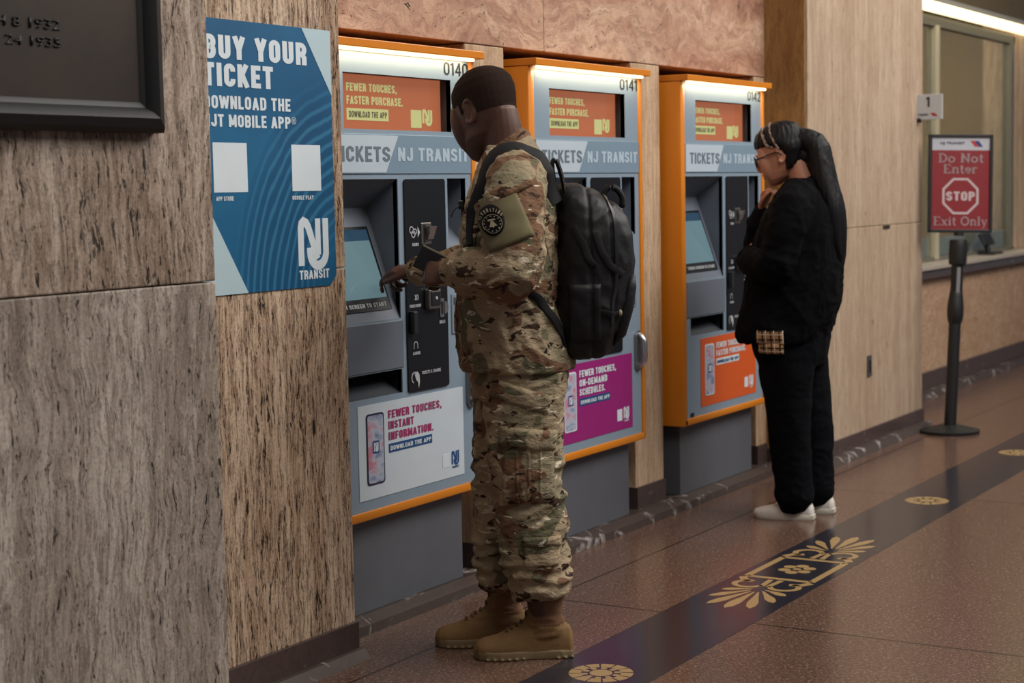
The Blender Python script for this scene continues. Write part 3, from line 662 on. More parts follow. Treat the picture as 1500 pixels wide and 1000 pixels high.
def machine(X, num, label, mp):
    T = thing('ticket_machine', label, 'ticket machine', (X+.42, 3.4, .046), 'ticket vending machines')
    F = 3.27
    mb = MB()
    mb.box(X-.045, X-.002, 3.262, 3.78, .366, 1.888, .006).box(X+.857, X+.883, 3.262, 3.78, .366, 1.888, .006)
    mb.box(X-.03, X+.87, 3.262, 3.78, .366, .396, .006).box(X-.03, X+.87, 3.60, 3.78, .38, 1.888)
    mb.build('cabinet', ORG, T, True, 30)
    hd = MB().box(X-.046, X+.895, 3.226, 3.78, 1.888, 1.915, .003).build('hood', ORG, T)
    MB().box(X+.0, X+.85, 3.238, 3.258, 1.879, 1.8875, .002).build('light_strip', glow('strip_glow', (255, 226, 170), 5.0), hd)
    ll = area('strip_lamp', (X+.425, 3.246, 1.877), (X+.425, 3.262, 1.6), .82, .014, 1.1, (1.0, .80, .52)); ll.parent = hd
    MB().box(X+.02, X+.82, 3.315, 3.75, .046, .366, .002).build('plinth', PLNM, T)
    # face plate with its openings
    mb = MB()
    plate_with_holes(mb, X-.002, X+.857, .396, 1.888, F, F+.02, [
        (X+.122, X+.742, 1.633, 1.811), (X+.010, X+.408, 1.012, 1.473), (X+.05, X+.408, .762, .842), (X+.705, X+.822, 1.235, 1.473)])
    fp = mb.build('face_plate', GRY, T)
    # display
    MB().box(X+.118, X+.746, F+.045, F+.06, 1.63, 1.815).build('display', DSP_O, T)
    jb = MB()
    jb.box(X+.118, X+.122, F+.002, F+.05, 1.628, 1.815).box(X+.742, X+.746, F+.002, F+.05, 1.628, 1.815).box(X+.118, X+.746, F+.002, F+.05, 1.811, 1.815).box(X+.118, X+.746, F+.002, F+.05, 1.629, 1.633)
    dsp = jb.build('display_bezel', flat('bezel', (40, 42, 48), .4), T)
    y = F+.0435
    line(dsp, 'lettering', DSP_T, 'FEWER TOUCHES,', X+.198, X+.478, 1.757, 1.783, y, .2); line(dsp, 'lettering', DSP_T, 'FASTER PURCHASE.', X+.198, X+.512, 1.715, 1.742, y, .2)
    lt = MB(); nj_mark(lt, X+.628, X+.688, 1.662, 1.708, y, y+.001); lt.build('emblem', DSP_T, dsp)
    MB().box(X+.198, X+.428, y, y+.002, 1.664, 1.702).build('caption_box', DSP_T, dsp)
    MB().box(X+.560, X+.622, y, y+.002, 1.646, 1.706).build('pale_square', DSP_T, dsp)
    MB().prism(round_rect(X+.134, X+.172, 1.655, 1.788, .008), y, y+.002).build('phone_picture', DSP_T, dsp)
    line(dsp, 'small_lettering', flat('display_ink', (72, 70, 52), .5), 'DOWNLOAD THE APP', X+.208, X+.418, 1.673, 1.693, y-.001, .18)
    line(dsp, 'app_letter', flat('display_ink', (72, 70, 52), .5), 'N', X+.145, X+.162, 1.712, 1.732, y-.001, .2)
    # name panel
    pn = MB().box(X+.006, X+.855, F-.004, F+.002, 1.490, 1.618, .001).build('name_panel', PANB, T)
    MB().prism([(X+.010, 1.494), (X+.338, 1.494), (X+.412, 1.614), (X+.010, 1.614)], F-.0052, F-.003).build('pale_field', PALE, pn)
    line(pn, 'lettering', INKG, 'TICKETS', X+.050, X+.362, 1.529, 1.578, F-.0058, .17)
    line(pn, 'lettering', LTR, 'NJ', X+.408, X+.495, 1.531, 1.576, F-.0048, .19); line(pn, 'lettering', LTR, 'TRANSIT', X+.527, X+.838, 1.531, 1.576, F-.0048, .19)
    line(T, 'number', flat('ink_black', (14, 14, 16), .5), num, X+.700, X+.852, 1.828, 1.872, F-.001, .13)
    # left recess with leaning touch screen
    a, b = X+.010, X+.408
    sx = MB()
    quad_slab(sx, [(a, F+.002, 1.473), (b, F+.002, 1.473), (b, 3.405, 1.380), (a, 3.405, 1.380)], .02)
    quad_slab(sx, [(a, 3.405, 1.380), (b, 3.405, 1.380), (b, F+.004, 1.012), (a, F+.004, 1.012)], .02)
    sx.box(b, b+.006, F+.004, 3.46, 1.0, 1.475).box(a-.006, a, F+.004, 3.46, 1.0, 1.475)
    hs = sx.build('screen_housing', GRD, T)
    def sl(z, d=0.0): return F+.004 + (z-1.012)*(3.405-F-.004)/(1.380-1.012) - d
    x0, x1 = a+.012, b-.03
    q = MB(); quad_slab(q, [(x0, sl(1.318, .004), 1.318), (x1, sl(1.318, .004), 1.318), (x1, sl(1.045, .004), 1.045), (x0, sl(1.045, .004), 1.045)], .006)
    ts = q.build('touch_screen', PBK, T)
    q = MB(); quad_slab(q, [(x0+.006, sl(1.308, .005), 1.308), (x1-.012, sl(1.308, .005), 1.308), (x1-.012, sl(1.085, .005), 1.085), (x0+.006, sl(1.085, .005), 1.085)], .002)
    q.build('picture', DSP_C, ts)
    q = MB(); quad_slab(q, [(x0+.006, sl(1.308, .006), 1.308), (x1-.012, sl(1.308, .006), 1.308), (x1-.012, sl(1.272, .006), 1.272), (x0+.006, sl(1.272, .006), 1.272)], .001)
    q.build('menu_bar', DSP_B, ts)
    lt = MB(); block_into(lt, 'TOUCH SCREEN TO START', x0+.04, x1-.03, 0, .014, 0, .18)
    ang = math.atan2(3.405-F-.004, 1.380-1.012)
    lt.xform(M.Translation((0, sl(1.057, .0065), 1.057)) @ M.Rotation(-ang, 4, 'X')); lt.build('lettering', ICON, ts)
    # body under the screen and the tray
    MB().box(a+.001, b+.008, F-.004, F+.004, .846, 1.006, .003).build('lower_body', GRD, T)
    tr = MB().box(X+.05, X+.408, F+.10, F+.12, .75, .85).box(X+.046, X+.05, F+.005, F+.11, .76, .845).box(X+.408, X+.412, F+.005, F+.11, .76, .845).box(X+.05, X+.41, F+.005, F+.11, .842, .846)
    tray = tr.build('tray', flat('tray_dark', (26, 28, 32), .5), T)
    q = MB(); quad_slab(q, [(X+.05, F+.09, .815), (X+.408, F+.09, .815), (X+.408, F+.01, .763), (X+.05, F+.01, .763)], .004); q.build('flap', flat('flap_grey', (64, 68, 74), .4), tray)
    # black service panel with its slots and signs
    bp = MB().prism(round_rect(X+.437, X+.683, .757, 1.472, .012), F-.006, F+.002).build('service_panel', PBK, T)
    f = F-.006
    cs = MB().box(X+.528, X+.588, f-.004, f+.001, 1.250, 1.325, .003).build('coin_slot', flat('steel_mid', (128, 122, 118), .3, .5, .8), bp)
    MB().box(X+.540, X+.552, f-.0055, f-.003, 1.258, 1.318).build('slot', BLK, bp)
    q = MB(); quad_slab(q, [(X+.552, f-.028, 1.312), (X+.586, f-.028, 1.312), (X+.590, f-.010, 1.268), (X+.556, f-.010, 1.268)], .02); q.build('slot_cover', STL, bp)
    cr = MB().box(X+.540, X+.612, f-.022, f+.001, 1.030, 1.100, .006).build('card_reader', flat('steel_grey', (120, 118, 118), .3, .5, .7), bp)
    MB().box(X+.549, X+.604, f-.0255, f-.020, 1.042, 1.092, .003).build('reader_window', BLK, bp)
    MB().ball((X+.577, f-.026, 1.067), .006, (1, .4, 1)).build('reader_lamp', ICON, bp)
    q = MB(); q.prism(round_rect(X+.630, X+.655, .998, 1.062, .004), f-.004, f+.001); q.build('note_slot', STL, bp)
    MB().box(X+.637, X+.648, f-.0052, f-.003, 1.008, 1.052).build('slot', BLK, bp)
    MB().prism([(X+.656, 1.008)] + arcpts(X+.655, 1.030, .022, -70, 70, 8) + [(X+.656, 1.052)], f-.007, f).build('note_guide', STL, bp)
    MB().box(X+.448, X+.472, f-.02, f+.001, .955, 1.03, .003).build('keypad_shield', flat('shield', (36, 38, 42), .4), bp)
    yy = f-.001
    ic = MB()
    for ox, oz, r in ((.472, 1.302, .011), (.482, 1.288, .011), (.492, 1.296, .009)): stroke(ic, arcpts(X+ox, oz, r, 0, 360, 14), .0035, yy-.0006, yy)
    ic.build('coin_sign', ICON, bp)
    MB().prism([(X+.508, 1.312), (X+.522, 1.293), (X+.508, 1.276)], yy-.0006, yy).build('arrow_sign', ICON, bp)
    for tx, a_, b_, c_, d_ in (('COINS', .474, .512, 1.248, 1.258), ('CREDIT/DEBIT', .450, .518, 1.042, 1.052), ('BILLS', .628, .662, .976, .987), ('AUDIO', .462, .505, .882, .892), ('TICKETS & CHANGE', .512, .628, .812, .823)):
        line(bp, 'caption', ICON, tx, X+a_, X+b_, c_, d_, yy-.0006, .19)
    ic = MB()
    for k in range(3): stroke(ic, arcpts(X+.476+.008*k, 1.075, .010, -60, 60, 6), .003, yy-.0006, yy)
    ic.build('contactless_sign', ICON, bp)
    ic = MB(); stroke(ic, [(X+.470, .902), (X+.470, .915)] + arcpts(X+.481, .915, .011, 180, 0, 8) + [(X+.492, .902)], .003, yy-.0006, yy); ic.build('headphone_sign', ICON, bp)
    ic = MB(); ic.prism([(X+.470, .816), (X+.484, .826), (X+.497, .815), (X+.500, .790), (X+.493, .768), (X+.487, .790), (X+.478, .796)], yy-.0006, yy)
    stroke(ic, arcpts(X+.470, .805, .018, 60, 250, 9), .004, yy-.0006, yy); ic.build('hand_sign', ICON, bp)
    # right recess and slots
    rr = MB(); a, b = X+.705, X+.822
    rr.box(a, b, F+.075, F+.09, 1.30, 1.473).box(a-.004, a, F+.002, F+.09, 1.23, 1.476).box(b, b+.004, F+.002, F+.09, 1.23, 1.476).box(a, b, F+.002, F+.09, 1.473, 1.477)
    quad_slab(rr, [(a, F+.08, 1.31), (b, F+.08, 1.31), (b, F+.003, 1.236), (a, F+.003, 1.236)], .004)
    rr.build('side_recess', GRD, T)
    so = MB().box(X+.712, X+.815, F-.004, F+.001, .932, 1.074, .004).build('receipt_unit', flat('receipt_grey', (122, 132, 142), .4), T)
    for z in (1.034, .942): MB().box(X+.724, X+.803, F-.006, F-.003, z, z+.026, .002).build('slot', flat('slot_grey', (66, 72, 80), .4), so)
    # notice on the lower door
    px0, px1, pz0, pz1 = X+.150, X+.772, .432, .742
    bg = {'white': flat('notice_white', (196, 206, 214), .4), 'magenta': flat('notice_magenta', (146, 34, 112), .4), 'orange': flat('notice_orange', (208, 88, 34), .4)}[mp[0]]
    nt = MB().box(px0, px1, F-.002, F+.001, pz0, pz1).build('notice', bg, T)
    y = F-.003
    tc = MAG if mp[0] == 'white' else WHT
    for k, (s, fx) in enumerate(mp[1]):
        z1 = .712-.0365*k; line(nt, 'lettering', tc, s, X+.316, X+.316+fx, z1-.027, z1, y, .2)
    zb = .712-.0365*len(mp[1])
    dl = MB().box(X+.316, X+.572, y, y+.0015, zb-.032, zb-.002).build('blue_box' if mp[0] != 'orange' else 'white_box', NAVY if mp[0] != 'orange' else WHT, nt)
    line(nt, 'small_lettering', WHT if mp[0] != 'orange' else NAVY, 'DOWNLOAD THE APP', X+.324, X+.564, zb-.025, zb-.010, y-.001, .18)
    ph = MB().prism(round_rect(X+.192, X+.290, .478, .712, .012), y-.001, y+.001).build('phone_picture', flat('phone_navy', (34, 40, 66), .4) if mp[0] == 'white' else WHT, nt)
    MB().prism(round_rect(X+.198, X+.284, .484, .706, .010), y-.0016, y).build('phone_screen', PHONE_SM, nt)
    q = MB().prism(round_rect(X+.222, X+.260, .580, .622, .006), y-.002, y-.001); q.build('app_tile', NAVY, nt)
    q = MB(); nj_mark(q, X+.229, X+.254, .586, .616, y-.0026, y-.0018); q.build('app_mark', WHT, nt)
    q = MB().box(X+.634, X+.676, y, y+.0015, .470, .518); q.build('white_square', WHT, nt)
    q = MB(); nj_mark(q, X+.690, X+.738, .476, .522, y, y+.001); q.build('mark', NAVY if mp[0] == 'white' else WHT, nt); line(nt, 'mark_caption', NAVY if mp[0] == 'white' else WHT, 'TRANSIT', X+.692, X+.736, .462, .470, y, .18)
    MB().box(X+.040, X+.075, F-.003, F+.001, .398, .418, .002).build('lock_plate', BLK, T)
    # chrome door handle
    hp = MB().prism(round_rect(X+.795, X+.850, .662, .832, .026), F-.010, F+.001, bev=.002).build('handle_plate', flat('handle_grey', (140, 142, 146), .3, .5, .8), T)
    MB().tube([(X+.823, F-.012, .815), (X+.823, F-.034, .79), (X+.823, F-.036, .75), (X+.823, F-.034, .705), (X+.823, F-.012, .68)], [.011, .012, .013, .012, .011], (1, 0, 0), 12).build('handle', STL, hp, True)
    return T
machine(4.245, '0140', 'orange framed ticket machine numbered 0140, the soldier is touching its screen', ('white', (('FEWER TOUCHES,', .318), ('INSTANT', .148), ('INFORMATION.', .265))))
machine(5.545, '0141', 'orange framed ticket machine numbered 0141 with magenta notice, behind the backpack', ('magenta', (('FEWER TOUCHES,', .310), ('ON-DEMAND', .232), ('SCHEDULES.', .215))))
machine(6.843, '0142', 'orange framed ticket machine numbered 0142 with orange notice, beside the woman', ('orange', (('FEWER TOUCHES,', .29), ('FASTER PURCHASE.', .335))))

# ------------------------------------------------------------------ stanchion with the sign
SP = V((9.545, 2.905, 0)); t = thing('sign_stand', 'black belt stanchion on a round base carrying the red sign', 'stand', SP)
lean = V((.119, -.011, 1.09))
MB().cyl(SP+V((0, 0, .001)), SP+V((0, 0, .018)), .165, 48).cyl(SP+V((0, 0, .018)), SP+V((0, 0, .045)), .155, 48, .06).build('base', BLK, t, True, 30)
ax = lambda h: SP + lean*(h/1.09)
MB().cyl(ax(.04), ax(1.092), .034).build('pole', BLK, t, True, 30)
MB().tube([ax(.62), ax(.66), ax(.72), ax(.80)], [.036, .046, .046, .036], (1, 0, 0), 16).build('collar', BLK, t, True)
MB().tube([ax(.955), ax(.965), ax(1.08), ax(1.09)], [.042, .050, .050, .042], (1, 0, 0), 20).build('belt_head', BLK, t, True, 30)
q = MB(); q.box(-.010, .010, -.0365, -.034, .80, .94); tilt = V(lean).normalized().to_track_quat('Z', 'Y').to_matrix().to_4x4()
xa = V((.519, -.854, 0)); face = M.Translation(SP) @ M(((xa.x, .854, lean.x/1.09, 0), (xa.y, .519, lean.y/1.09, 0), (0, 0, 1, 0), (0, 0, 0, 1)))
q.xform(face); q.build('label_strip', flat('strip_grey', (120, 120, 124), .5), t)
# the sign: upright board facing along the hall, leaning like its post
sg = thing('stop_sign', 'red do not enter sign in a black frame on the belt stanchion', 'sign', ax(1.12))
U = V((.514, -.858, -.025)).normalized(); W_ = V((.085, -.02, 1.0)); W_ = (W_ - U*W_.dot(U)).normalized(); Nn = U.cross(W_)   # right, up, away? 
Nn = V((.85, .52, 0)); Nn = (Nn - U*Nn.dot(U) - W_*Nn.dot(W_)).normalized()
O = V((9.601, 3.054, 1.139)); FM = M(((U.x, Nn.x, W_.x, O.x), (U.y, Nn.y, W_.y, O.y), (U.z, Nn.z, W_.z, O.z), (0, 0, 0, 1)))
SWd, SHt = .366, .560
fr = MB()
for a in ((0, SWd, 0, .018), (0, SWd, SHt-.018, SHt), (0, .018, 0, SHt), (SWd-.018, SWd, 0, SHt)): fr.box(a[0], a[1], -.014, .014, a[2], a[3], .003)
fr.xform(FM); fr.build('frame', BLK, sg)
MB().box(.015, SWd-.015, -.006, .006, .015, SHt-.090).xform(FM).build('board', flat('sign_red', (128, 24, 32), .5), sg)
hd = MB().box(.015, SWd-.015, -.006, .006, SHt-.090, SHt-.015).xform(FM).build('header', flat('sign_pale', (176, 178, 186), .45), sg)
lt = MB(); y = -.0068
def serif(ch):
    """strokes of a slab letter: (points, thickness) and its width; capitals are 1 high"""
    S_, h = .17, .055
    def slab(x0, x1, z): return ([(x0, z), (x1, z)], .085)
    def stem(x, z0, z1): return ([(x, z0), (x, z1)], S_)
    if ch == 'D': return .82, [stem(.20, 0, 1), slab(.04, .45, .045), slab(.04, .45, .955), (_arc(.36, .5, .37, .44, 90, -90, 12), .14)]
    if ch == 'N': return .86, [stem(.18, 0, 1), stem(.70, 0, 1), ([(.16, .97), (.72, .03)], .17), slab(.02, .34, .045), slab(.02, .3, .955), slab(.54, .86, .955)]
    if ch == 'E': return .76, [stem(.20, 0, 1), slab(.04, .72, .05), slab(.04, .70, .95), slab(.2, .52, .5), ([(.69, 0), (.69, .24)], .08), ([(.67, 1), (.67, .76)], .08)]
    if ch == 'O' : return .88, [(_arc(.44, .5, .36, .44, 0, 360, 20), .15)]
    if ch == 'o': return .62, [(_arc(.31, .33, .24, .28, 0, 360, 18), .14)]
    if ch == 'e': return .58, [(_arc(.30, .33, .23, .28, -40, -360, 16) + [(.07, .33)], .13), ([(.1, .35), (.5, .35)], .08)]
    if ch == 'n': return .70, [stem(.17, 0, .66), slab(.03, .31, .04), slab(.02, .2, .63), slab(.42, .70, .04), (_arc(.36, .42, .20, .21, 170, 0, 8) + [(.56, 0)], .15)]
    if ch == 'r': return .52, [stem(.17, 0, .66), slab(.03, .34, .04), slab(.02, .2, .63), (_arc(.36, .42, .19, .20, 170, 40, 6), .14)]
    if ch == 't': return .44, [([(.2, .9), (.2, .18)] + _arc(.32, .18, .12, .13, 180, 300, 6), .15), slab(.02, .42, .63)]
    if ch == 'i': return .34, [stem(.17, 0, .66), slab(.03, .31, .04), slab(.02, .2, .63), (_arc(.17, .86, .04, .04, 0, 360, 8), .085)]
    if ch == 'l': return .34, [stem(.17, 0, 1), slab(.03, .31, .04), slab(.02, .2, .96)]
    if ch == 'x': return .66, [([(.12, .64), (.54, .02)], .16), ([(.54, .64), (.12, .02)], .09), slab(.0, .26, .63), slab(.42, .64, .63), slab(.0, .26, .04), slab(.40, .66, .04)]
    if ch == 'y': return .64, [([(.12, .64), (.34, .06)], .16), ([(.54, .64), (.30, -.18), (.16, -.26)], .10), slab(.0, .26, .63), slab(.42, .64, .63)]
    return .34, []
def serif_line(txt, x0, x1, z0, cap):
    total = sum(serif(c)[0]+.05 for c in txt)-.05; kx = (x1-x0)/total; x = x0; m = MB(); n = 0
    for c in txt:
        w_, st = serif(c)
        for P, th in st:
            n += 1; q = MB(); stroke(q, P, th, 0, 0); bm3 = q.bm
            for v in bm3.verts: v.co = (x + v.co.x*kx, y - (n % 5)*.00008, z0 + v.co.z*cap)
            m._join(bm3, FM)
        x += (w_+.05)*kx
    m.build('lettering', flat('sign_ink_white', (188, 170, 172), .5), sg)
serif_line('Do Not', .052, .314, .400, .052); serif_line('Enter', .082, .276, .338, .052); serif_line('Exit Only', .028, .338, .040, .052)
lt = MB()
cx_, cz_ = .183, .208; oc = [(cx_+.112*math.cos(math.radians(22.5+45*k)), cz_+.112*math.sin(math.radians(22.5+45*k))) for k in range(8)]
ic = [(cx_+.098*math.cos(math.radians(22.5+45*k)), cz_+.098*math.sin(math.radians(22.5+45*k))) for k in range(8)]
for k in range(8):
    q = (k+1) % 8; lt.prism([oc[k], oc[q], ic[q], ic[k]], y, y+.001, FM)
lt.build('octagon', flat('sign_ink_white', (188, 170, 172), .5), sg); line(sg, 'lettering', flat('sign_ink_white', (188, 170, 172), .5), 'STOP', cx_-.082, cx_+.082, cz_-.026, cz_+.026, y, .2, FM)
lt = MB(); text_into(lt, 'NJ TRANSIT', .065, .205, SHt-.062, SHt-.042, y, .03, FM); lt.build('lettering', flat('ink_navy', (36, 42, 66), .5), sg)
lt = MB(); lt.prism([(.236, SHt-.036), (.285, SHt-.036), (.308, SHt-.070), (.262, SHt-.070)], y, y+.001, FM); lt.build('emblem', flat('ink_red', (170, 46, 52), .5), sg)
lt = MB(); lt.prism([(.258, SHt-.036), (.285, SHt-.036), (.308, SHt-.070), (.286, SHt-.070)], y-.0006, y+.001, FM); lt.build('emblem', flat('ink_blue_deep', (44, 54, 110), .5), sg)
MB().cyl(ax(1.118), ax(1.139), .028).build('socket', BLK, sg)

# ------------------------------------------------------------------ people: shared builders
def skin_mat(name, base, dark, lip):
    t = NT(name); f, _ = t.noise(t.tc(), 14, 5); g, _ = t.noise(t.tc(), 320, 2)
    c = t.mix(f, dark, base); t.bump(g, .12, .002)
    t.b.inputs['Subsurface Weight'].default_value = .06; t.b.inputs['Subsurface Radius'].default_value = (.02, .008, .004)
    return t.out(c, .46, .4)
class Frame:
    """local axes: f forward, r to the right, u up"""
    def __init__(s, o, f, u=(0, 0, 1)):
        s.o = V(o); s.f = V(f).normalized(); s.u = V(u); s.u = (s.u - s.f*s.u.dot(s.f)).normalized(); s.r = s.f.cross(s.u)
    def __call__(s, f, r, u): return s.o + s.f*f + s.r*r + s.u*u
    def loc(s, p): d = p - s.o; return d.dot(s.f), d.dot(s.r), d.dot(s.u)
    def sub(s, o, yaw, pitch, roll=0):
        """a child frame at local o, turned right by yaw and bowed down by pitch (degrees)"""
        y, p = math.radians(yaw), math.radians(pitch)
        f = s.f*math.cos(y) + s.r*math.sin(y); u = s.u
        f2 = f*math.cos(p) - u*math.sin(p); u2 = u*math.cos(p) + f*math.sin(p)
        rr = math.radians(roll); u2 = u2*math.cos(rr) + f2.cross(u2)*math.sin(rr)
        return Frame(s(*o), f2, u2)
HEAD = [(0.000, .074, .036, .018), (.010, .086, .010, .032), (.026, .090, -.022, .047), (.050, .089, -.052, .056), (.075, .088, -.076, .063), (.100, .087, -.090, .068),
        (.122, .087, -.098, .072), (.146, .093, -.104, .075), (.170, .094, -.106, .0765), (.195, .085, -.101, .073), (.216, .066, -.086, .062), (.232, .040, -.062, .045), (.242, .008, -.032, .022)]
def add_head(mb, H, k, nose=1.0, npj=0.0, jaw=1.0):
    rings = []
    for z, fr, bk, w in HEAD:
        if z < .06: w *= jaw
        c = []
        for i in range(28):
            t = 2*PI*i/28; ct, st = math.cos(t), math.sin(t)
            x = (fr+bk)/2 + (fr-bk)/2*math.copysign(abs(ct)**(.82 if ct > 0 else .92), ct); y = w*math.copysign(abs(st)**(.80 if ct > 0 else .86), st)
            if ct > 0: y *= 1-.08*ct*ct if z > .05 else 1-.05*ct
            c.append(H(x*k, y*k, z*k))
        rings.append(c)
    mb.loft(rings)
    n = nose; j = npj
    mb.tube([H(.088*k, 0, .126*k), H((.096+.004*n-j)*k, 0, .108*k), H((.104+.008*n-j)*k, 0, .090*k), H((.098+.006*n-j)*k, 0, .078*k)], [.007*k, .0095*k, .0125*k*n, .010*k], tuple(H.f), 10)
    for s in (-1, 1):
        mb.ball(H((.097-j)*k, s*.012*k*n, .081*k), .0085*k*n)
        mb.tube([H(.086*k, s*.052*k, .136*k), H(.094*k, s*.034*k, .142*k), H(.096*k, s*.012*k, .138*k)], [.007*k]*3, tuple(H.u), 8)
        mb.tube([H(.060*k, s*.048*k, .150*k), H(.064*k, s*.050*k, .115*k), H(.064*k, s*.047*k, .085*k), H(.062*k, s*.040*k, .055*k), H(.060*k, s*.028*k, .028*k)], [.020*k, .024*k, .025*k, .023*k, .018*k], tuple(H.f), 14)
        # ear: shell with a raised rim
        E = Frame(H(-.012*k, s*.0735*k, .112*k), H.f*.80 + H.r*s*.42, H.u)
        mb.ball(E(-.006*k, 0, 0), .020*k, (.9, .24, 1.45), M((E.f, E.r, E.u)).transposed().to_3x3())
        rim = [E(.010*k, s*.001, -.020*k), E(.004*k, s*.003, -.030*k), E(-.008*k, s*.004, -.026*k), E(-.020*k, s*.006, -.006*k), E(-.023*k, s*.006, .016*k), E(-.012*k, s*.005, .032*k), E(.004*k, s*.003, .030*k), E(.010*k, s*.001, .014*k)]
        mb.tube(rim, [.0052*k]*8, tuple(E.r), 8, 2)
    mb.tube([H(.084*k, -.022*k, .0545*k), H(.0945*k, -.008*k, .057*k), H(.0945*k, .008*k, .057*k), H(.084*k, .022*k, .0545*k)], [.005*k, .0062*k, .0062*k, .005*k], tuple(H.u), 8)
    mb.tube([H(.083*k, -.019*k, .046*k), H(.0935*k, -.007*k, .0445*k), H(.0935*k, .007*k, .0445*k), H(.083*k, .019*k, .046*k)], [.005*k, .0065*k, .0065*k, .005*k], tuple(H.u), 8)
def face_sculpt(me, H, k):
    def fn(p, n):
        f, r, u = H.loc(p); f, r, u = f/k, r/k, u/k
        if f < .04 or not (.02 < u < .17): return None
        d = 0.0
        for s in (-1, 1): d -= .010*math.exp(-(((r-s*.032)/.014)**2 + ((u-.122)/.010)**2))
        d -= .004*math.exp(-((r/.020)**2)*1.0 - ((u-.0508)/.0022)**2)
        d -= .004*math.exp(-((r/.03)**2) - ((u-.032)/.007)**2)
        return H.f*(d*k)
    displace(me, fn)
def hand(mb, wrist, d, n, th, curl=(20, 25, 30, 35), bend=1.3, k=1.0, thumb=(35, 25)):
    """d along the hand, n out of the back of the hand, th towards the thumb side"""
    d = V(d).normalized(); n = V(n); n = (n-d*n.dot(d)).normalized(); s = d.cross(n)
    if s.dot(V(th)) < 0: s = -s
    W = V(wrist)
    mb.tube([W-d*.02*k, W+d*.012*k, W+d*.045*k, W+d*.088*k], [(.020*k, .027*k), (.018*k, .029*k), (.016*k, .038*k), (.0125*k, .040*k)], tuple(n), 14, 3)
    L = ((.044, .026, .021), (.048, .030, .022), (.045, .028, .021), (.036, .021, .018)); off = (.030, .0105, -.0095, -.0285)
    for i in range(4):
        p = W + d*((.084, .088, .085, .077)[i]*k) + s*(off[i]*k); r = (.0092, .0094, .0090, .0080)[i]*k
        a = math.radians(curl[i]); pts = [p - d*.018*k, p]; dirn = d + s*((.10, .02, -.05, -.13)[i])
        dirn.normalize()
        for q in range(3):
            v = (dirn*math.cos(a) - n*math.sin(a)).normalized(); p = p + v*L[i][q]*k; pts.append(p); a += math.radians(curl[i]*(bend if q == 0 else bend*.8))
        mb.tube(pts, [r*1.05, r*1.08, r*.98, r*.92, r*.78], tuple(n), 10, 3)
    a, b = math.radians(thumb[0]), math.radians(thumb[1])
    p0 = W + d*.018*k + s*.020*k; v = (d*math.cos(a) + s*math.sin(a) - n*math.sin(b)*.6).normalized(); p1 = p0 + v*.040*k
    v2 = (d*math.cos(a*.45) + s*math.sin(a*.45) - n*math.sin(b)*.8).normalized(); p2 = p1 + v2*.034*k; p3 = p2 + (v2 - s*.15).normalized()*.026*k
    mb.tube([p0, p1, p2, p3], [.0145*k, .0115*k, .0098*k, .0082*k], tuple(n), 10, 3)
    return W + d*.09*k

def ell(F, z, f0, f1, hw): return (F((f0+f1)/2, 0, z), ((f1-f0)/2, hw))
def trunk(mb, F, rows, n=36, power=.9):
    """rows of (z, back, front, half width), bottom to top"""
    rings = []
    for i in range(len(rows)):
        z, b, f, w = rows[i]; ring = []
        for k in range(n):
            t = 2*PI*k/n; ct, st = math.cos(t), math.sin(t)
            ring.append(F((f+b)/2 + (f-b)/2*math.copysign(abs(ct)**power, ct), w*math.copysign(abs(st)**power, st), z))
        rings.append(ring)
    mb.loft(rings)

# ------------------------------------------------------------------ the soldier
S = Frame((4.43, 2.76, 0), (-.547, .837, 0))
def camo(name='camouflage_cloth', k=1.0):
    t = NT(name); tc = t.tc(); warp, wc = t.noise(tc, 9, 2)
    tv = t.vadd(tc, t.vscale(wc, (.05, .05, .05)))
    base, _ = t.noise(t.mapv(tv, scale=(1, 1, 1.2)), 4.2, 2)
    c = t.ramp(base, [(.36, lin((142, 120, 96))), (.50, lin((168, 149, 122))), (.64, lin((136, 126, 102)))])
    def blot(seed, sc, stretch, lo, hi, col, cur, det=2):
        f, _ = t.noise(t.mapv(tv, scale=(1, 1, stretch), loc=(seed, seed*.6, seed*.3)), sc, det, .55, .4)
        return t.mix(t.step(f, lo, hi), cur, col)
    c = blot(4.0, 6.6, 1.4, .54, .56, lin((118, 90, 70)), c)
    c = blot(9.0, 5.8, 1.3, .585, .605, lin((102, 97, 76)), c)
    c = blot(13.0, 14, 2.2, .61, .62, lin((66, 50, 40)), c, 3)
    c = blot(23.0, 18, 2.6, .675, .685, lin((42, 36, 30)), c, 3)
    c = blot(31.0, 15, 3.2, .64, .65, lin((206, 194, 170)), c, 3)
    wv, _ = t.noise(t.mapv(tc, scale=(1, 1, 1.6)), 20, 4, .55); fine, _ = t.noise(tc, 700, 2)
    t.bump(t.math('ADD', t.math('MULTIPLY', wv, 1.0), t.math('MULTIPLY', fine, .05)), .65, .03)
    return t.out(c, .9, .15)
CAMO = camo()
SKIN = skin_mat('deep_brown_skin', lin((98, 66, 52)), lin((68, 44, 36)), lin((90, 50, 44)))
sol = thing('person', 'person in camouflage uniform and tan boots touching the ticket machine screen', 'person', (4.43, 2.76, 0))
HS = S.sub((-.012, .008, 1.543), 52, 20); HK = 1.10
rw = S(.244, .364, 1.172)          # right wrist
lw = S(.122, -.085, 1.187)                    # left wrist
b = MB(); add_head(b, HS, HK, .75, .010, jaw=1.14)
b.tube([S(-.07, 0, 1.40), S(-.060, 0, 1.48), S(-.042, .002, 1.55), S(-.034, .006, 1.62), S(-.030, .010, 1.67)], [(.08, .10), (.068, .070), (.064, .064), (.058, .064), (.05, .06)], tuple(S.f), 20)
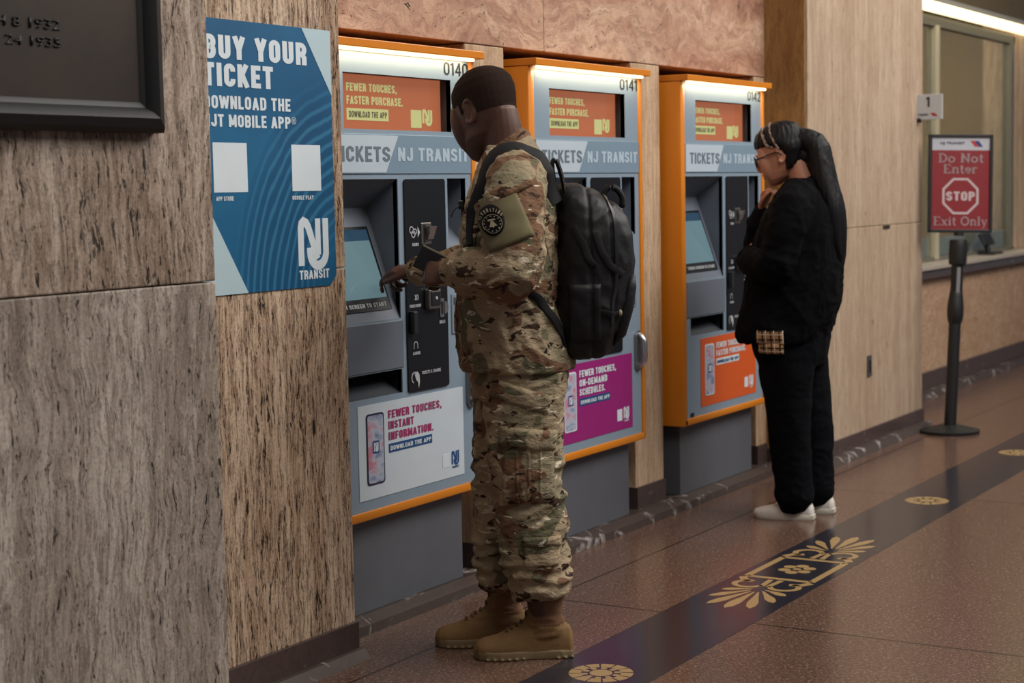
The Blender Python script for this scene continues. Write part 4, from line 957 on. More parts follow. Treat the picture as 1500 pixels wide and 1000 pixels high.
trunk(b, S, [(.86, -.19, .06, .15), (.98, -.17, .07, .15), (1.1, -.15, .07, .14), (1.25, -.16, .06, .155), (1.38, -.155, .045, .165), (1.45, -.14, .02, .12), (1.50, -.12, -.01, .06)])
for s, pts in ((-1, [(-.06, -.13, 1.42), (-.055, -.21, 1.38), (-.055, -.235, 1.25), (-.035, -.235, 1.19), (.04, -.18, 1.185), (.126, -.08, 1.187)]),
               (1, [(-.06, .13, 1.42), (-.055, .20, 1.38), (-.01, .245, 1.27), (.035, .275, 1.195), (.14, .325, 1.18), (.240, .361, 1.172)])):
    b.tube([S(*p) for p in pts], [.055, .055, .047, .043, .040, .027], tuple(S.u), 16)
for s, x, hip in ((-1, -.085, -.07), (1, .085, -.03)):
    off = 0 if s < 0 else .075
    b.tube([S(-.065, x, .92), S(-.075+off*.4, x, .70), S(-.09+off*.7, x, .50), S(-.105+off, x, .30), S(-.125+off*1.35, x, .12)], [.088, .075, .055, .052, .038], tuple(S.f), 16)
# right hand on the screen, knuckles up, finger reaching out
dR = (S(.351, .432, 1.176) - rw); hand(b, rw, dR, S.u*1.0 - S.r*.35, -S.f*0 + S.u*.1 - S.r, (32, 62, 70, 74), 1.05, .98, (26, 26))
# left hand closed round the wallet
hand(b, lw, S.f*.88 + S.r*.34 - S.u*.05, -S.r*.8 + S.u*.35 - S.f*0, S.u, (48, 52, 54, 56), 1.05, 1.0, (38, 30))
bm_ = remesh(b, .0034, 4, .5); face_sculpt(bm_, HS, HK)
body = link('body', bm_, SKIN, sol, True, 180)
BV = bvh_of(bm_)
# close-cropped hair: a thin cap over the skull with a fade at the sides
def hair_cap(src, H, k, keep, th):
    bm = bmesh.new(); bm.from_mesh(src); bm.normal_update()
    dele = [f for f in bm.faces if not keep(*[x/k for x in H.loc(f.calc_center_median())])]
    bmesh.ops.delete(bm, geom=dele, context='FACES'); bm.normal_update()
    for v in bm.verts: v.co += v.normal*th
    me = bpy.data.meshes.new('hair'); bm.to_mesh(me); bm.free(); return me
def keep_s(f, r, u):
    line = .185 if f > .055 else (.150 if f > .02 else (.118 if f > -.03 else .104))
    ear = ((f+.014)/.026)**2 + ((u-.112)/.042)**2 < 1 and abs(r) > .066
    return u > line + .35*max(0, f-.055) and not ear
hm = NT('cropped_hair'); tcl = hm.tc(); g, _ = hm.noise(tcl, 420, 3, .7)
sep = hm.n('ShaderNodeSeparateXYZ'); hm.link(tcl, sep.inputs[0])
fade = hm.step(hm.math('ADD', sep.outputs[2], hm.math('MULTIPLY', g, .02)), 1.672, 1.755)
hm.bump(g, .5, .004)
HAIRM = hm.out(hm.mix(fade, lin((46, 34, 30)), lin((14, 13, 14))), .9, .08)
link('hair', hair_cap(bm_, HS, HK, keep_s, .0022), HAIRM, sol, True, 180)
EYEW = flat('eye_white', (180, 172, 164), .2)
def eyes(H, k, parent, ang=0):
    for s in (-1, 1):
        e = MB().ball(H(.0735*k, s*.032*k, .122*k), .0125*k).build('eye', EYEW, parent, True)
        MB().ball(H(.0822*k, s*.032*k, .120*k), .0060*k, (.8, 1, 1)).build('iris', flat('iris_dark', (30, 20, 16), .1), e, True)
        mb = MB(); mb.tube([H(.074*k, s*.048*k, .139*k), H(.090*k, s*.034*k, .1455*k), H(.0955*k, s*.014*k, .1415*k)], [(.0028*k, .0022*k), (.0042*k, .0026*k), (.0034*k, .0026*k)], tuple(H.u), 8)
        mb.build('eyebrow', flat('brow_black', (24, 20, 20), .8), parent, True)
eyes(HS, HK, sol)

# trousers
tr = MB()
trunk(tr, S, [(.80, -.205, .070, .165), (.86, -.215, .080, .185), (.92, -.20, .085, .185), (1.0, -.18, .085, .175)])
tr.tube([S(-.075, -.088, .93), S(-.080, -.090, .84), S(-.078, -.092, .74), S(-.078, -.092, .63), S(-.092, -.090, .50), S(-.098, -.088, .41), S(-.104, -.085, .325), S(-.110, -.083, .255), S(-.112, -.083, .215), S(-.114, -.083, .192)],
        [(.135, .10), (.128, .10), (.118, .098), (.114, .096), (.106, .094), (.108, .096), (.101, .094), (.099, .093), (.092, .088), (.072, .070)], tuple(S.f), 24, 3, False)
tr.tube([S(-.06, .09, .93), S(-.055, .092, .84), S(-.045, .094, .74), S(-.030, .094, .61), S(-.026, .092, .48), S(-.022, .090, .38), S(-.018, .086, .30), S(-.022, .084, .24), S(-.024, .084, .205), S(-.026, .084, .184)],
        [(.128, .10), (.125, .10), (.116, .098), (.106, .094), (.100, .092), (.102, .092), (.096, .09), (.094, .089), (.088, .084), (.070, .068)], tuple(S.f), 24, 3, False)
tm = remesh(tr, .0055, 2)
def trouser_folds(p, n):
    f, r, u = S.loc(p)
    a = .35 + .65*math.exp(-((u-.26)/.09)**2) + .5*math.exp(-((u-.52)/.10)**2) + .3*math.exp(-((u-.83)/.06)**2)
    q = V((p.x, p.y, p.z + .35*f))
    d = .012*a*ridge(q, 6, 6, 15, 2.0) + .0055*a*ridge(q, 13, 13, 26, 5.0)
    # bloused cuff: rolls of cloth above the boot
    if u < .34: d += .006*math.sin((u*1.0+.02*NZ.noise(p*14))*150)*max(0, min(1, (.34-u)/.08))
    # side seam crease
    return d
displace(tm, trouser_folds)
TV = bvh_of(tm); link('trousers', tm, CAMO, sol, True, 180)
O_ = -S.r   # outward on the near (left) side
def tpocket(name, c, w, h, th, tilt=0.0, nx=12, ny=12):
    ux = S.f*math.cos(tilt) + S.u*math.sin(tilt); uy = S.u*math.cos(tilt) - S.f*math.sin(tilt)
    o = slab_on(TV, S(*c) - S.r*.35, ux, uy, S.r, w, h, th, nx, ny).build(name, CAMO, sol, True, 180); return o
pk = tpocket('cargo_pocket', (-.085, 0, .60), .150, .205, .010)
slab_on(TV, S(-.085, 0, .690) - S.r*.35, S.f + S.u*.12, S.u - S.f*.12, S.r, .162, .062, .017, 12, 6).build('pocket_flap', CAMO, pk, True, 180)
for x in (-.118, -.085, -.052): slab_on(TV, S(x, 0, .585) - S.r*.35, S.f, S.u, S.r, .012, .165, .0135, 3, 12).build('pleat', CAMO, pk, True, 180)
hp = slab_on(TV, S(-.075, 0, .815) - S.r*.35, S.f*.9 + S.u*.30, S.u*.9 - S.f*.30, S.r, .165, .055, .008, 14, 5).build('hip_pocket', CAMO, sol, True, 180)
kp = tpocket('calf_pocket', (-.120, 0, .345), .105, .085, .008)
slab_on(TV, S(-.120, 0, .378) - S.r*.35, S.f, S.u, S.r, .112, .030, .013, 10, 4).build('pocket_flap', CAMO, kp, True, 180)

# boots
BOOT = NT('tan_suede'); f_, _ = BOOT.noise(BOOT.tc(), 11, 5); g_, _ = BOOT.noise(BOOT.tc(), 260, 3); BOOT.bump(BOOT.math('ADD', g_, BOOT.math('MULTIPLY', f_, 2.0)), .25, .006)
BOOTM = BOOT.out(BOOT.mix(f_, lin((104, 78, 50)), lin((140, 108, 70))), .75, .25)
BCLO = NT('tan_canvas'); f_, _ = BCLO.noise(BCLO.tc(), 10, 4); g_, _ = BCLO.noise(BCLO.tc(), 400, 2); BCLO.bump(g_, .3, .003)
BCLOM = BCLO.out(BCLO.mix(f_, lin((100, 70, 52)), lin((128, 94, 70))), .85, .2)
SOLE = flat('tan_rubber', (122, 104, 76), .7, .3)
LACE = flat('lace_brown', (84, 60, 42), .8)
def boot(r0, f0, parent, yaw=0):
    B = Frame(S(f0, r0, 0), S.f*math.cos(yaw) + S.r*math.sin(yaw))    # origin under the heel; toe towards +f
    b = MB()
    # foot: cross sections along the length (f, half width, top)
    secs = [(-.004, .022, .072), (.006, .032, .098), (.04, .037, .116), (.08, .039, .125), (.12, .041, .128), (.16, .045, .108), (.194, .049, .089), (.222, .050, .073), (.25, .048, .066), (.27, .044, .062), (.286, .036, .055), (.296, .022, .043)]
    rings = []
    for f, w_, top in secs:
        ring = []
        for k in range(24):
            t = 2*PI*k/24; ct, st = math.cos(t), math.sin(t)
            z = .020 if ct < -.2 else .020 + (top-.020)*max(0, (ct+.2)/1.2)**.72
            ring.append(B(f, w_*math.copysign(abs(st)**.7, st)*(1-.28*max(0, ct)**1.5), z))
        rings.append(ring)
    b.loft(rings)
    b.tube([B(.078, 0, .07), B(.084, 0, .12), B(.076, 0, .165), B(.068, 0, .21), B(.064, 0, .26)], [(.074, .044), (.058, .043), (.047, .043), (.050, .047), (.055, .05)], tuple(B.f), 24)
    me = remesh(b, .0036, 3)
    def cr(p, n):
        f, r, u = B.loc(p); d = 0
        if u > .055: d += .0028*ridge(p, 14, 14, 34, 3.0)*min(1, (u-.055)/.05)
        return d
    displace(me, cr)
    o = link('boot', me, BOOTM, parent, True, 180)
    bv = bvh_of(me)
    # canvas panel of the shaft on both sides, lifted a little
    bm2 = bmesh.new(); bm2.from_mesh(me); bm2.normal_update()
    def keep(p):
        f, r, u = B.loc(p); return u > .105 and f < .118-.25*(u-.10) and u > .105 + .25*max(0, .05-f)
    bmesh.ops.delete(bm2, geom=[f for f in bm2.faces if not keep(f.calc_center_median())], context='FACES'); bm2.normal_update()
    for v in bm2.verts: v.co += v.normal*.0016
    m2 = bpy.data.meshes.new('shaft'); bm2.to_mesh(m2); bm2.free(); link('shaft_panel', m2, BCLOM, o, True, 180)
    # sole: lugged outline
    sb = MB(); prof = [(-.006, .030), (.03, .043), (.08, .041), (.12, .042), (.17, .050), (.22, .054), (.262, .050), (.288, .037), (.303, .014)]
    ringT = []
    L = [(f, -w_) for f, w_ in prof] + [(f, w_) for f, w_ in prof[::-1]]
    def lay_(z, k, lift=0): return [B(.148+(f-.148)*k, w_*k, z + (.010*max(0, (f-.24)/.06)**1.5 if lift else 0)) for f, w_ in L]
    sb.loft([lay_(.0, .955), lay_(.004, .975), lay_(.014, .985, 1), lay_(.024, .975, 1), lay_(.028, .92, 1)])
    lg = sb
    for f, w_ in ((.00, .034), (.022, .041), (.044, .0435), (.15, .047), (.172, .0510), (.194, .0535), (.216, .0545), (.238, .053), (.26, .050)):
        for s in (-1, 1): c = B(f, s*w_*.97, .0045); lg.ball(c, .0046, (1.2, 1.2, 1))
    link('sole', remesh(sb, .0028, 1), SOLE, o, True, 180)
    # laces: crossed cords up the tongue
    lc = MB()
    for i in range(8):
        f = .185-.0135*i if i < 5 else .131-.004*(i-4); u = .075+.011*i if i < 5 else .128+.020*(i-4)
        for s in (-1, 1):
            P = []
            for q in (-1, -.5, 0, .5, 1):
                h, nn, _, _ = bv.find_nearest(B(f + .006*q*s + .02, .024*q, u + .006*q*s + .02)); P.append(h + nn*.0018)
            lc.tube(P, [.0021]*5, tuple(B.u), 6, 2)
    lc.build('laces', LACE, o, True)
    return o
boot(-.08, -.212, sol, 0.0)
boot(.085, -.090, sol, -.02)

# jacket
jk = MB()
trunk(jk, S, [(.884, -.238, .108, .205), (.91, -.236, .110, .208), (.95, -.228, .114, .206), (1.02, -.212, .116, .20), (1.08, -.190, .114, .195), (1.17, -.192, .106, .195), (1.28, -.20, .096, .20), (1.38, -.192, .084, .20), (1.44, -.178, .066, .185), (1.49, -.160, .046, .150), (1.53, -.140, .026, .112), (1.56, -.120, .012, .085)])
# sleeves
jk.tube([S(-.070, -.12, 1.470), S(-.064, -.185, 1.440), S(-.056, -.232, 1.375), S(-.052, -.255, 1.30), S(-.052, -.262, 1.235), S(-.032, -.258, 1.192), S(.012, -.230, 1.186), S(.062, -.178, 1.184), S(.100, -.118, 1.189), S(.120, -.090, 1.190)],
        [(.085, .085), (.086, .086), (.089, .076), (.090, .074), (.088, .074), (.080, .076), (.080, .070), (.080, .068), (.064, .060), (.054, .052)], tuple(S.f*.8+S.u*.6), 22)
jk.tube([S(-.07, .12, 1.470), S(-.064, .185, 1.440), S(-.045, .228, 1.37), S(-.012, .25, 1.285), S(.024, .274, 1.215), S(.085, .305, 1.188), S(.165, .338, 1.180), S(.214, .352, 1.176), S(.242, .363, 1.174)],
        [(.085, .085), (.086, .086), (.085, .072), (.080, .068), (.074, .066), (.066, .060), (.056, .052), (.048, .046), (.046, .044)], tuple(S.f*.8+S.u*.6), 22)
jm = remesh(jk, .0055, 2)
ELB = S(-.03, -.24, 1.19); ELR = S(.03, .27, 1.2)
def jacket_folds(p, n):
    f, r, u = S.loc(p); dl = (p-ELB).length; dr = (p-ELR).length
    a = .40 + 1.0*math.exp(-(dl/.11)**2) + .8*math.exp(-(dr/.11)**2) + .5*math.exp(-((u-1.06)/.10)**2)
    if abs(r) > .205 or f > .12: # along the sleeves folds lie across the arm
        q = V((p.x, p.y, p.z + .5*f)); d = .010*a*ridge(q, 9, 9, 14, 8.0) + .004*a*ridge(q, 20, 20, 24, 3.0)
    else:
        q = V((p.x, p.y, p.z - .6*f)); d = .011*a*ridge(q, 9, 9, 6, 1.0) + .0045*ridge(q, 16, 16, 20, 4.0)
    if u < .89: d *= .5
    # armhole seam
    return d
displace(jm, jacket_folds)
JV = bvh_of(jm); link('jacket', jm, CAMO, sol, True, 180)
# stand collar, open at the front, and its folded points
def collar(F, rows, th, name, mat, parent, a0=-150, a1=150, tip=.0):
    R = []
    for i in range(41):
        a = math.radians(a0 + (a1-a0)*i/40); e = abs(i-20)/20
        ring = []
        for (z, cf, rf, rr, slope) in rows:
            ring.append(F(cf - rf*math.cos(a), rr*math.sin(a), z - slope*(1-math.cos(a))*.5))
        back = []
        for (z, cf, rf, rr, slope) in rows[::-1]:
            back.append(F(cf - (rf-th)*math.cos(a), (rr-th)*math.sin(a), z - slope*(1-math.cos(a))*.5))
        R.append(ring+back)
    m = MB(); m.loft(R); return m.build(name, mat, parent, True, 60)
collar(S, [(1.535, -.058, .094, .088, .090), (1.565, -.050, .080, .078, .080), (1.600, -.044, .066, .068, .070), (1.618, -.040, .058, .062, .068)], .006, 'collar', CAMO, sol)
collar(S, [(1.540, -.052, .100, .098, .105), (1.570, -.048, .086, .086, .09), (1.612, -.042, .068, .071, .075)], .005, 'collar_fold', CAMO, sol, -128, 128)
# front placket, sleeve pocket, patch, name tape, cuff tabs
slab_on(JV, S(.4, -.012, 1.20), S.r, S.u, -S.f, .05, .50, .006, 4, 20).build('placket', CAMO, sol, True, 180)
cp = slab_on(JV, S(.4, -.10, 1.335), S.r, S.u, -S.f, .12, .13, .007, 8, 8).build('chest_pocket', CAMO, sol, True, 180)
slab_on(JV, S(.4, -.10, 1.385), S.r, S.u, -S.f, .128, .035, .012, 8, 3).build('pocket_flap', CAMO, cp, True, 180)
KHK = flat('olive_tab', (112, 104, 78), .9, .2)
nt_ = slab_on(JV, S(.4, -.10, 1.420), S.r, S.u, -S.f, .11, .024, .005, 8, 3).build('name_tape', KHK, sol, True, 180)
sd = (S.r*.95 + S.f*-.18 - S.u*.12)
spk = slab_on(JV, S(-.018, 0, 1.345) - S.r*.45, S.f*.93 - S.u*.36, S.u*.93 + S.f*.36, S.r, .135, .150, .007, 14, 14).build('sleeve_pocket', KHK, sol, True, 180)
slab_on(JV, S(-.040, 0, 1.430) - S.r*.45, S.f*.90 - S.u*.42, S.u*.90 + S.f*.42, S.r, .140, .036, .011, 12, 4).build('pocket_flap', CAMO, spk, True, 180)
PBLK = flat('patch_black', (20, 19, 20), .8, .2); PEMB = flat('patch_thread', (172, 160, 136), .8, .2)
pc, px_, py_ = S(.008, 0, 1.343) - S.r*.45, S.f*-.97 + S.u*.22, S.u*.97 + S.f*.22
ptch = slab_on(JV, pc, px_, py_, S.r, .068, .090, .0115, 16, 16, 'round').build('shoulder_patch', PBLK, sol, True, 180)
def on_patch(u, v, lift=.0128):
    p = pc + px_.normalized()*u + py_.normalized()*v
    h, nn, _, _ = JV.ray_cast(p, S.r, .8)
    if h is None: h, nn, _, _ = JV.find_nearest(p + S.r*.2)
    if nn.dot(S.r) > 0: nn = -nn
    return h + (nn - S.r).normalized()*lift
emb = MB()
def patch_poly(pts, lift=.0158):
    b = bmesh.new(); b.faces.new([b.verts.new(on_patch(u, v, lift)) for u, v in pts])
    r = bmesh.ops.extrude_face_region(b, geom=b.faces[:]); bmesh.ops.translate(b, vec=S.r*.002, verts=[e for e in r['geom'] if isinstance(e, bmesh.types.BMVert)]); emb._join(b)
def patch_ring(cx, cz, r0, r1, n=28, lift=.0150):
    for k in range(n):
        a0, a1 = 2*PI*k/n, 2*PI*(k+1)/n
        patch_poly([(cx+r1*math.cos(a0), cz+r1*math.sin(a0)), (cx+r1*math.cos(a1), cz+r1*math.sin(a1)), (cx+r0*math.cos(a1), cz+r0*math.sin(a1)), (cx+r0*math.cos(a0), cz+r0*math.sin(a0))], lift)
patch_ring(0, -.010, .0245, .0258)
for k in range(13):
    a = 2*PI*k/13 + PI/2; cx, cz = .0205*math.cos(a), -.010+.0205*math.sin(a)
    patch_poly([(cx+(.0026 if q % 2 == 0 else .0011)*math.cos(PI/2+q*PI/5), cz+(.0026 if q % 2 == 0 else .0011)*math.sin(PI/2+q*PI/5)) for q in range(10)])
# bell with its yoke
patch_poly([(-.0105, -.0200), (.0105, -.0200), (.0085, -.0165), (.0055, -.0110), (.0042, -.0045), (.0028, -.0025), (-.0028, -.0025), (-.0042, -.0045), (-.0055, -.0110), (-.0085, -.0165)])
patch_poly([(-.0100, -.0020), (-.0090, .0030), (.0090, .0030), (.0100, -.0020), (.0050, -.0010), (-.0050, -.0010)]); patch_poly([(-.0015, -.0225), (.0015, -.0225), (.0015, -.0195), (-.0015, -.0195)])
word = 'RECRUITING'
for i, ch in enumerate(word):
    me = block_mesh(ch, .24); a = math.radians(150 - 120*i/(len(word)-1)); R0 = .0287; gw = max(q.co.x for q in me.vertices)
    for poly in me.polygons:
        pts = []
        for vi in poly.vertices:
            c = me.vertices[vi].co; x, z = (c.x-gw/2)*.0088, c.y*.0092
            u = (R0+z)*math.cos(a) + x*math.sin(a); v = -.010 + (R0+z)*math.sin(a)*1.10 - x*math.cos(a); pts.append((u, v*1.0+.002))
        if len(pts) >= 3:
            bb = bmesh.new()
            try: bb.faces.new([bb.verts.new(on_patch(u, v, .0152)) for u, v in pts]); emb._join(bb)
            except Exception: bb.free()
    bpy.data.meshes.remove(me)
emb.build('embroidery', PEMB, ptch)
# wallet in the left hand
wl = thing('wallet', 'black folded wallet held in the soldier\'s closed left hand', 'wallet', S(.19, -.045, 1.21))
WM = M.Translation(S(.192, -.040, 1.216)) @ M(((S.f.x, S.r.x, 0, 0), (S.f.y, S.r.y, 0, 0), (S.f.z, S.r.z, 1, 0), (0, 0, 0, 1))) @ M.Rotation(math.radians(-28), 4, 'Y')
MB().box(-.046, .046, -.006, .0, -.036, .034, .002).box(-.046, .046, .001, .007, -.036, .032, .002).xform(WM).build('cover', flat('wallet_black', (14, 14, 15), .5), wl)
MB().box(-.040, .044, .0002, .0009, -.03, .038).xform(WM).build('card', flat('card_tan', (168, 150, 122), .5), wl)

# ------------------------------------------------------------------ backpack
NYL = NT('black_nylon'); f_, _ = NYL.noise(NYL.tc(), 9, 4); g_, _ = NYL.noise(NYL.tc(), 600, 2); NYL.bump(NYL.math('ADD', NYL.math('MULTIPLY', g_, .06), f_), .35, .02)
NYLM = NYL.out(NYL.mix(f_, lin((11, 11, 13)), lin((21, 21, 24))), .55, .4)
WEB = flat('black_webbing', (24, 24, 26), .75, .3)
bp = thing('backpack', 'black backpack worn on the back of the soldier', 'backpack', S(-.30, 0, .92), None)
pk = MB(); rings = []
for z, bk, fr, w_ in ((.918, -.300, -0.227, .09), (.925, -.325, -0.210, .115), (.945, -.352, -0.196, .132), (1.0, -.380, -0.187, .145), (1.087, -.404, -0.182, .150), (1.196, -.424, -0.188, .150), (1.288, -.420, -0.194, .148), (1.335, -.402, -0.196, .142), (1.375, -.372, -0.196, .132), (1.405, -.330, -0.196, .115), (1.430, -.285, -0.198, .09), (1.440, -.255, -0.207, .05)):
    ring = []
    for k in range(40):
        t = 2*PI*k/40; ct, st = math.cos(t), math.sin(t); e = .62
        ring.append(S((bk+fr)/2 + (fr-bk)/2*math.copysign(abs(ct)**e, ct), w_*math.copysign(abs(st)**e, st), z))
    rings.append(ring)
pk.loft(rings)
pm = remesh(pk, .006, 3)
def pack_folds(p, n):
    f, r, u = S.loc(p)
    d = .005*ridge(V((p.x, p.y, p.z+.3*f)), 7, 7, 5, 6.0) + .003*ridge(p, 20, 20, 12, 2.0)
    for ff in (-.285, -.352): d -= .006*math.exp(-((f-ff-.02*(u-1.15))/.006)**2)      # seams round the bag
    return d
displace(pm, pack_folds); PV = bvh_of(pm); link('bag', pm, NYLM, bp, True, 180)
fp_ = MB(); rings = []
for z, bk, fr, w_ in ((.955, -.362, -.345, .10), (.985, -.395, -.350, .118), (1.06, -.418, -.365, .122), (1.13, -.428, -.385, .120), (1.165, -.424, -.40, .11)):
    rings.append([S((bk+fr)/2 + (fr-bk)/2*math.copysign(abs(math.cos(2*PI*k/32))**.6, math.cos(2*PI*k/32)), w_*math.copysign(abs(math.sin(2*PI*k/32))**.6, math.sin(2*PI*k/32)), z) for k in range(32)])
fp_.loft(rings); fp_.build('front_pocket', NYLM, bp, True, 180)
slab_on(PV, S(-.265, 0, 1.06) - S.r*.4, S.f, S.u, S.r, .095, .17, .008, 10, 12).build('side_pocket', NYLM, bp, True, 180)
ribbon_on(PV, [S(-.300, -.16, 1.30), S(-.320, -.17, 1.24), S(-.345, -.165, 1.20), S(-.385, -.15, 1.17)], .022, .0025, .003).build('side_strap', WEB, bp, True)
ribbon_on(PV, [S(-.225, -.16, 1.32), S(-.262, -.17, 1.26), S(-.29, -.16, 1.20)], .022, .0025, .003).build('side_strap', WEB, bp, True)
ribbon_on(PV, [S(-.30, -.17, 1.06), S(-.335, -.17, 1.05), S(-.375, -.16, 1.045)], .020, .0025, .003).build('side_strap', WEB, bp, True)
zp = ribbon_on(PV, [S(-.352, -.16, 1.02), S(-.358, -.165, 1.12), S(-.362, -.16, 1.22), S(-.362, -.15, 1.30), S(-.35, -.10, 1.40), S(-.34, 0, 1.42), S(-.35, .10, 1.40)], .010, .002, .003).build('zipper', flat('zip_grey', (40, 40, 44), .35), bp, True)
h, nn, _, _ = PV.find_nearest(S(-.385, -.16, 1.055)); MB().ball(h+nn*.006, .006, (1, 1, 1.6)).build('zip_pull', flat('pull_pale', (150, 140, 110), .5), zp)
# carrying loop that sticks up at the top rear
MB().tube([S(-.330, -.03, 1.395), S(-.345, -.03, 1.428), S(-.372, -.028, 1.428), S(-.392, -.026, 1.402), S(-.392, -.026, 1.375)], [(.010, .013)]*5, tuple(S.f), 10).build('haul_loop', WEB, bp, True)
MB().tube([S(-.215, -.075, 1.41), S(-.205, -.075, 1.47), S(-.19, -.075, 1.515), S(-.178, -.075, 1.505), S(-.185, -.075, 1.45)], [(.005, .026), (.007, .03), (.007, .028), (.007, .026), (.005, .02)], tuple(S.f), 12).build('load_lifter', WEB, bp, True)
for s in (-1, 1):
    st = ribbon_on(JV, [S(-.215, s*.125, 1.40), S(-.190, s*.142, 1.47), S(-.145, s*.146, 1.522), S(-.085, s*.146, 1.545), S(-.030, s*.148, 1.52), S(.020, s*.152, 1.45), S(.060, s*.148, 1.39), S(.085, s*.145, 1.33), S(.075, s*.165, 1.25)], lambda u: .050 if u < .62 else .050-.034*(u-.62)/.38, .006, .006, 6, .09, S.r*(.6*s)).build('shoulder_strap', WEB, bp, True)
    ribbon_on(JV, [S(.075, s*.165, 1.25), S(.02, s*.19, 1.16), S(-.08, s*.195, 1.13), S(-.16, s*.18, 1.08), S(-.205, s*.14, 1.00), S(-.215, s*.12, .965)], .026, .003, .003, 6, .06).build('lower_strap', WEB, bp, True)
ribbon_on(JV, [S(.07, -.15, 1.392), S(.10, -.08, 1.39), S(.105, 0, 1.385), S(.10, .08, 1.39), S(.07, .15, 1.392)], .020, .003, .006, 6, .05).build('sternum_strap', WEB, bp, True)
MB().box(-.016, .016, -.010, .006, -.014, .014, .004).xform(M.Translation(S(.100, -.012, 1.387)) @ M(((S.r.x, S.f.x, 0, 0), (S.r.y, S.f.y, 0, 0), (0, 0, 1, 0), (0, 0, 0, 1)))).build('buckle', BLK, bp)
MB().tube([S(.100, -.03, 1.385), S(.120, -.035, 1.372), S(.128, -.038, 1.352)], [(.010, .002)]*3, tuple(S.r), 8).build('strap_end', WEB, bp, True)

# ------------------------------------------------------------------ the woman at the third machine
Wm = Frame((6.87, 2.80, 0), (-.136, .99, 0))
def cloth_mat(name, a, b, rough=.9):
    t = NT(name); f, _ = t.noise(t.tc(), 12, 4); g, _ = t.noise(t.tc(), 500, 2); t.bump(t.math('ADD', f, t.math('MULTIPLY', g, .08)), .35, .015)
    return t.out(t.mix(f, a, b), rough, .08)
BLKC = cloth_mat('black_wool', lin((6, 6, 8)), lin((11, 11, 14)))
BLKT = cloth_mat('black_trouser_cloth', lin((7, 7, 10)), lin((13, 13, 18)))
SKW = skin_mat('light_brown_skin', lin((184, 130, 104)), lin((160, 108, 86)), lin((150, 84, 76)))
wo = thing('person', 'person in black jacket, glasses and headband standing with hand at chin', 'person', (6.87, 2.80, 0))
HW = Wm.sub((-.010, 0, 1.440), 0, 16); WK = 1.02
b = MB(); add_head(b, HW, WK, .9, .003, jaw=1.03)
b.tube([Wm(-.085, 0, 1.30), Wm(-.085, 0, 1.38), Wm(-.070, 0, 1.45), Wm(-.045, 0, 1.52)], [(.075, .09), (.060, .062), (.054, .055), (.05, .05)], tuple(Wm.f), 18)
trunk(b, Wm, [(.74, -.15, .09, .16), (.88, -.17, .12, .17), (1.0, -.16, .10, .16), (1.12, -.16, .09, .16), (1.25, -.15, .06, .16), (1.34, -.14, .02, .14), (1.40, -.12, -.02, .08)])
rwp = Wm(.120, .055, 1.330)
b.tube([Wm(-.07, .13, 1.31), Wm(-.055, .20, 1.27), Wm(.06, .22, 1.17), Wm(.155, .19, 1.13), Wm(.15, .12, 1.22), rwp], [.055, .052, .044, .040, .036, .026], tuple(Wm.u), 14)
b.tube([Wm(-.07, -.13, 1.31), Wm(-.06, -.20, 1.27), Wm(-.03, -.235, 1.14), Wm(.0, -.23, 1.08), Wm(.10, -.13, 1.10), Wm(.165, -.02, 1.12)], [.055, .052, .044, .040, .034, .026], tuple(Wm.u), 14)
for x, o1 in ((-.09, 0), (.09, -.05)):
    b.tube([Wm(-.02, x, .80), Wm(-.025+o1*.4, x, .60), Wm(-.035+o1*.7, x, .40), Wm(-.045+o1, x, .22), Wm(-.06+o1, x, .08)], [.085, .075, .055, .048, .034], tuple(Wm.f), 14)
# right hand curled under the chin; left hand round the right elbow
hand(b, rwp, Wm(.088, .025, 1.415) - rwp, Wm.f*.75 + Wm.r*.35 + Wm.u*.1, -Wm.r, (42, 55, 62, 66), 1.05, .90, (24, 35))
hand(b, Wm(.165, -.02, 1.12), Wm.r*.9 + Wm.f*.2 + Wm.u*.12, Wm.f*.9 - Wm.r*.1, Wm.u, (18, 22, 24, 28), 1.2, .90, (30, 20))
bmw = remesh(b, .0040, 2); face_sculpt(bmw, HW, WK); link('body', bmw, SKW, wo, True, 180)
eyes(HW, WK, wo)
# hair: cap, tied back, long tail down the back
HR = NT('black_hair'); f_, _ = HR.noise(HR.mapv(HR.tc(), scale=(60, 60, 4)), 3, 4); HR.bump(f_, .5, .006)
HRM = HR.out(HR.mix(f_, lin((8, 8, 10)), lin((20, 19, 21))), .5, .22)
hb = MB(); rings = []
for z, fr, bk, w_ in HEAD[3:]:
    g = .012 if z > .1 else .008; c = []
    for i in range(28):
        t = 2*PI*i/28; ct, st = math.cos(t), math.sin(t)
        front = (fr + g) if z > .185 else (-.004 if z < .125 else -.004 + (fr+g+.004)*((z-.125)/.06)**.7*.62)
        if z > .165 and z <= .185: front = fr + .004
        f_0, b_0 = front, bk - g
        c.append(HW(((f_0+b_0)/2 + (f_0-b_0)/2*ct)*WK, (w_+g*.8)*math.copysign(abs(st)**.86, st)*WK, (z + (.010 if z > .2 else 0))*WK))
    rings.append(c)
hb.loft(rings)
hb.ball(HW(-.100*WK, 0, .140*WK), .045, (1, 1.1, 1.1)); hb.ball(HW(-.085*WK, 0, .085*WK), .042, (1, 1.3, 1.0)); hb.ball(Wm(-.118, 0, 1.50), .040, (.9, 1.2, 1.3))
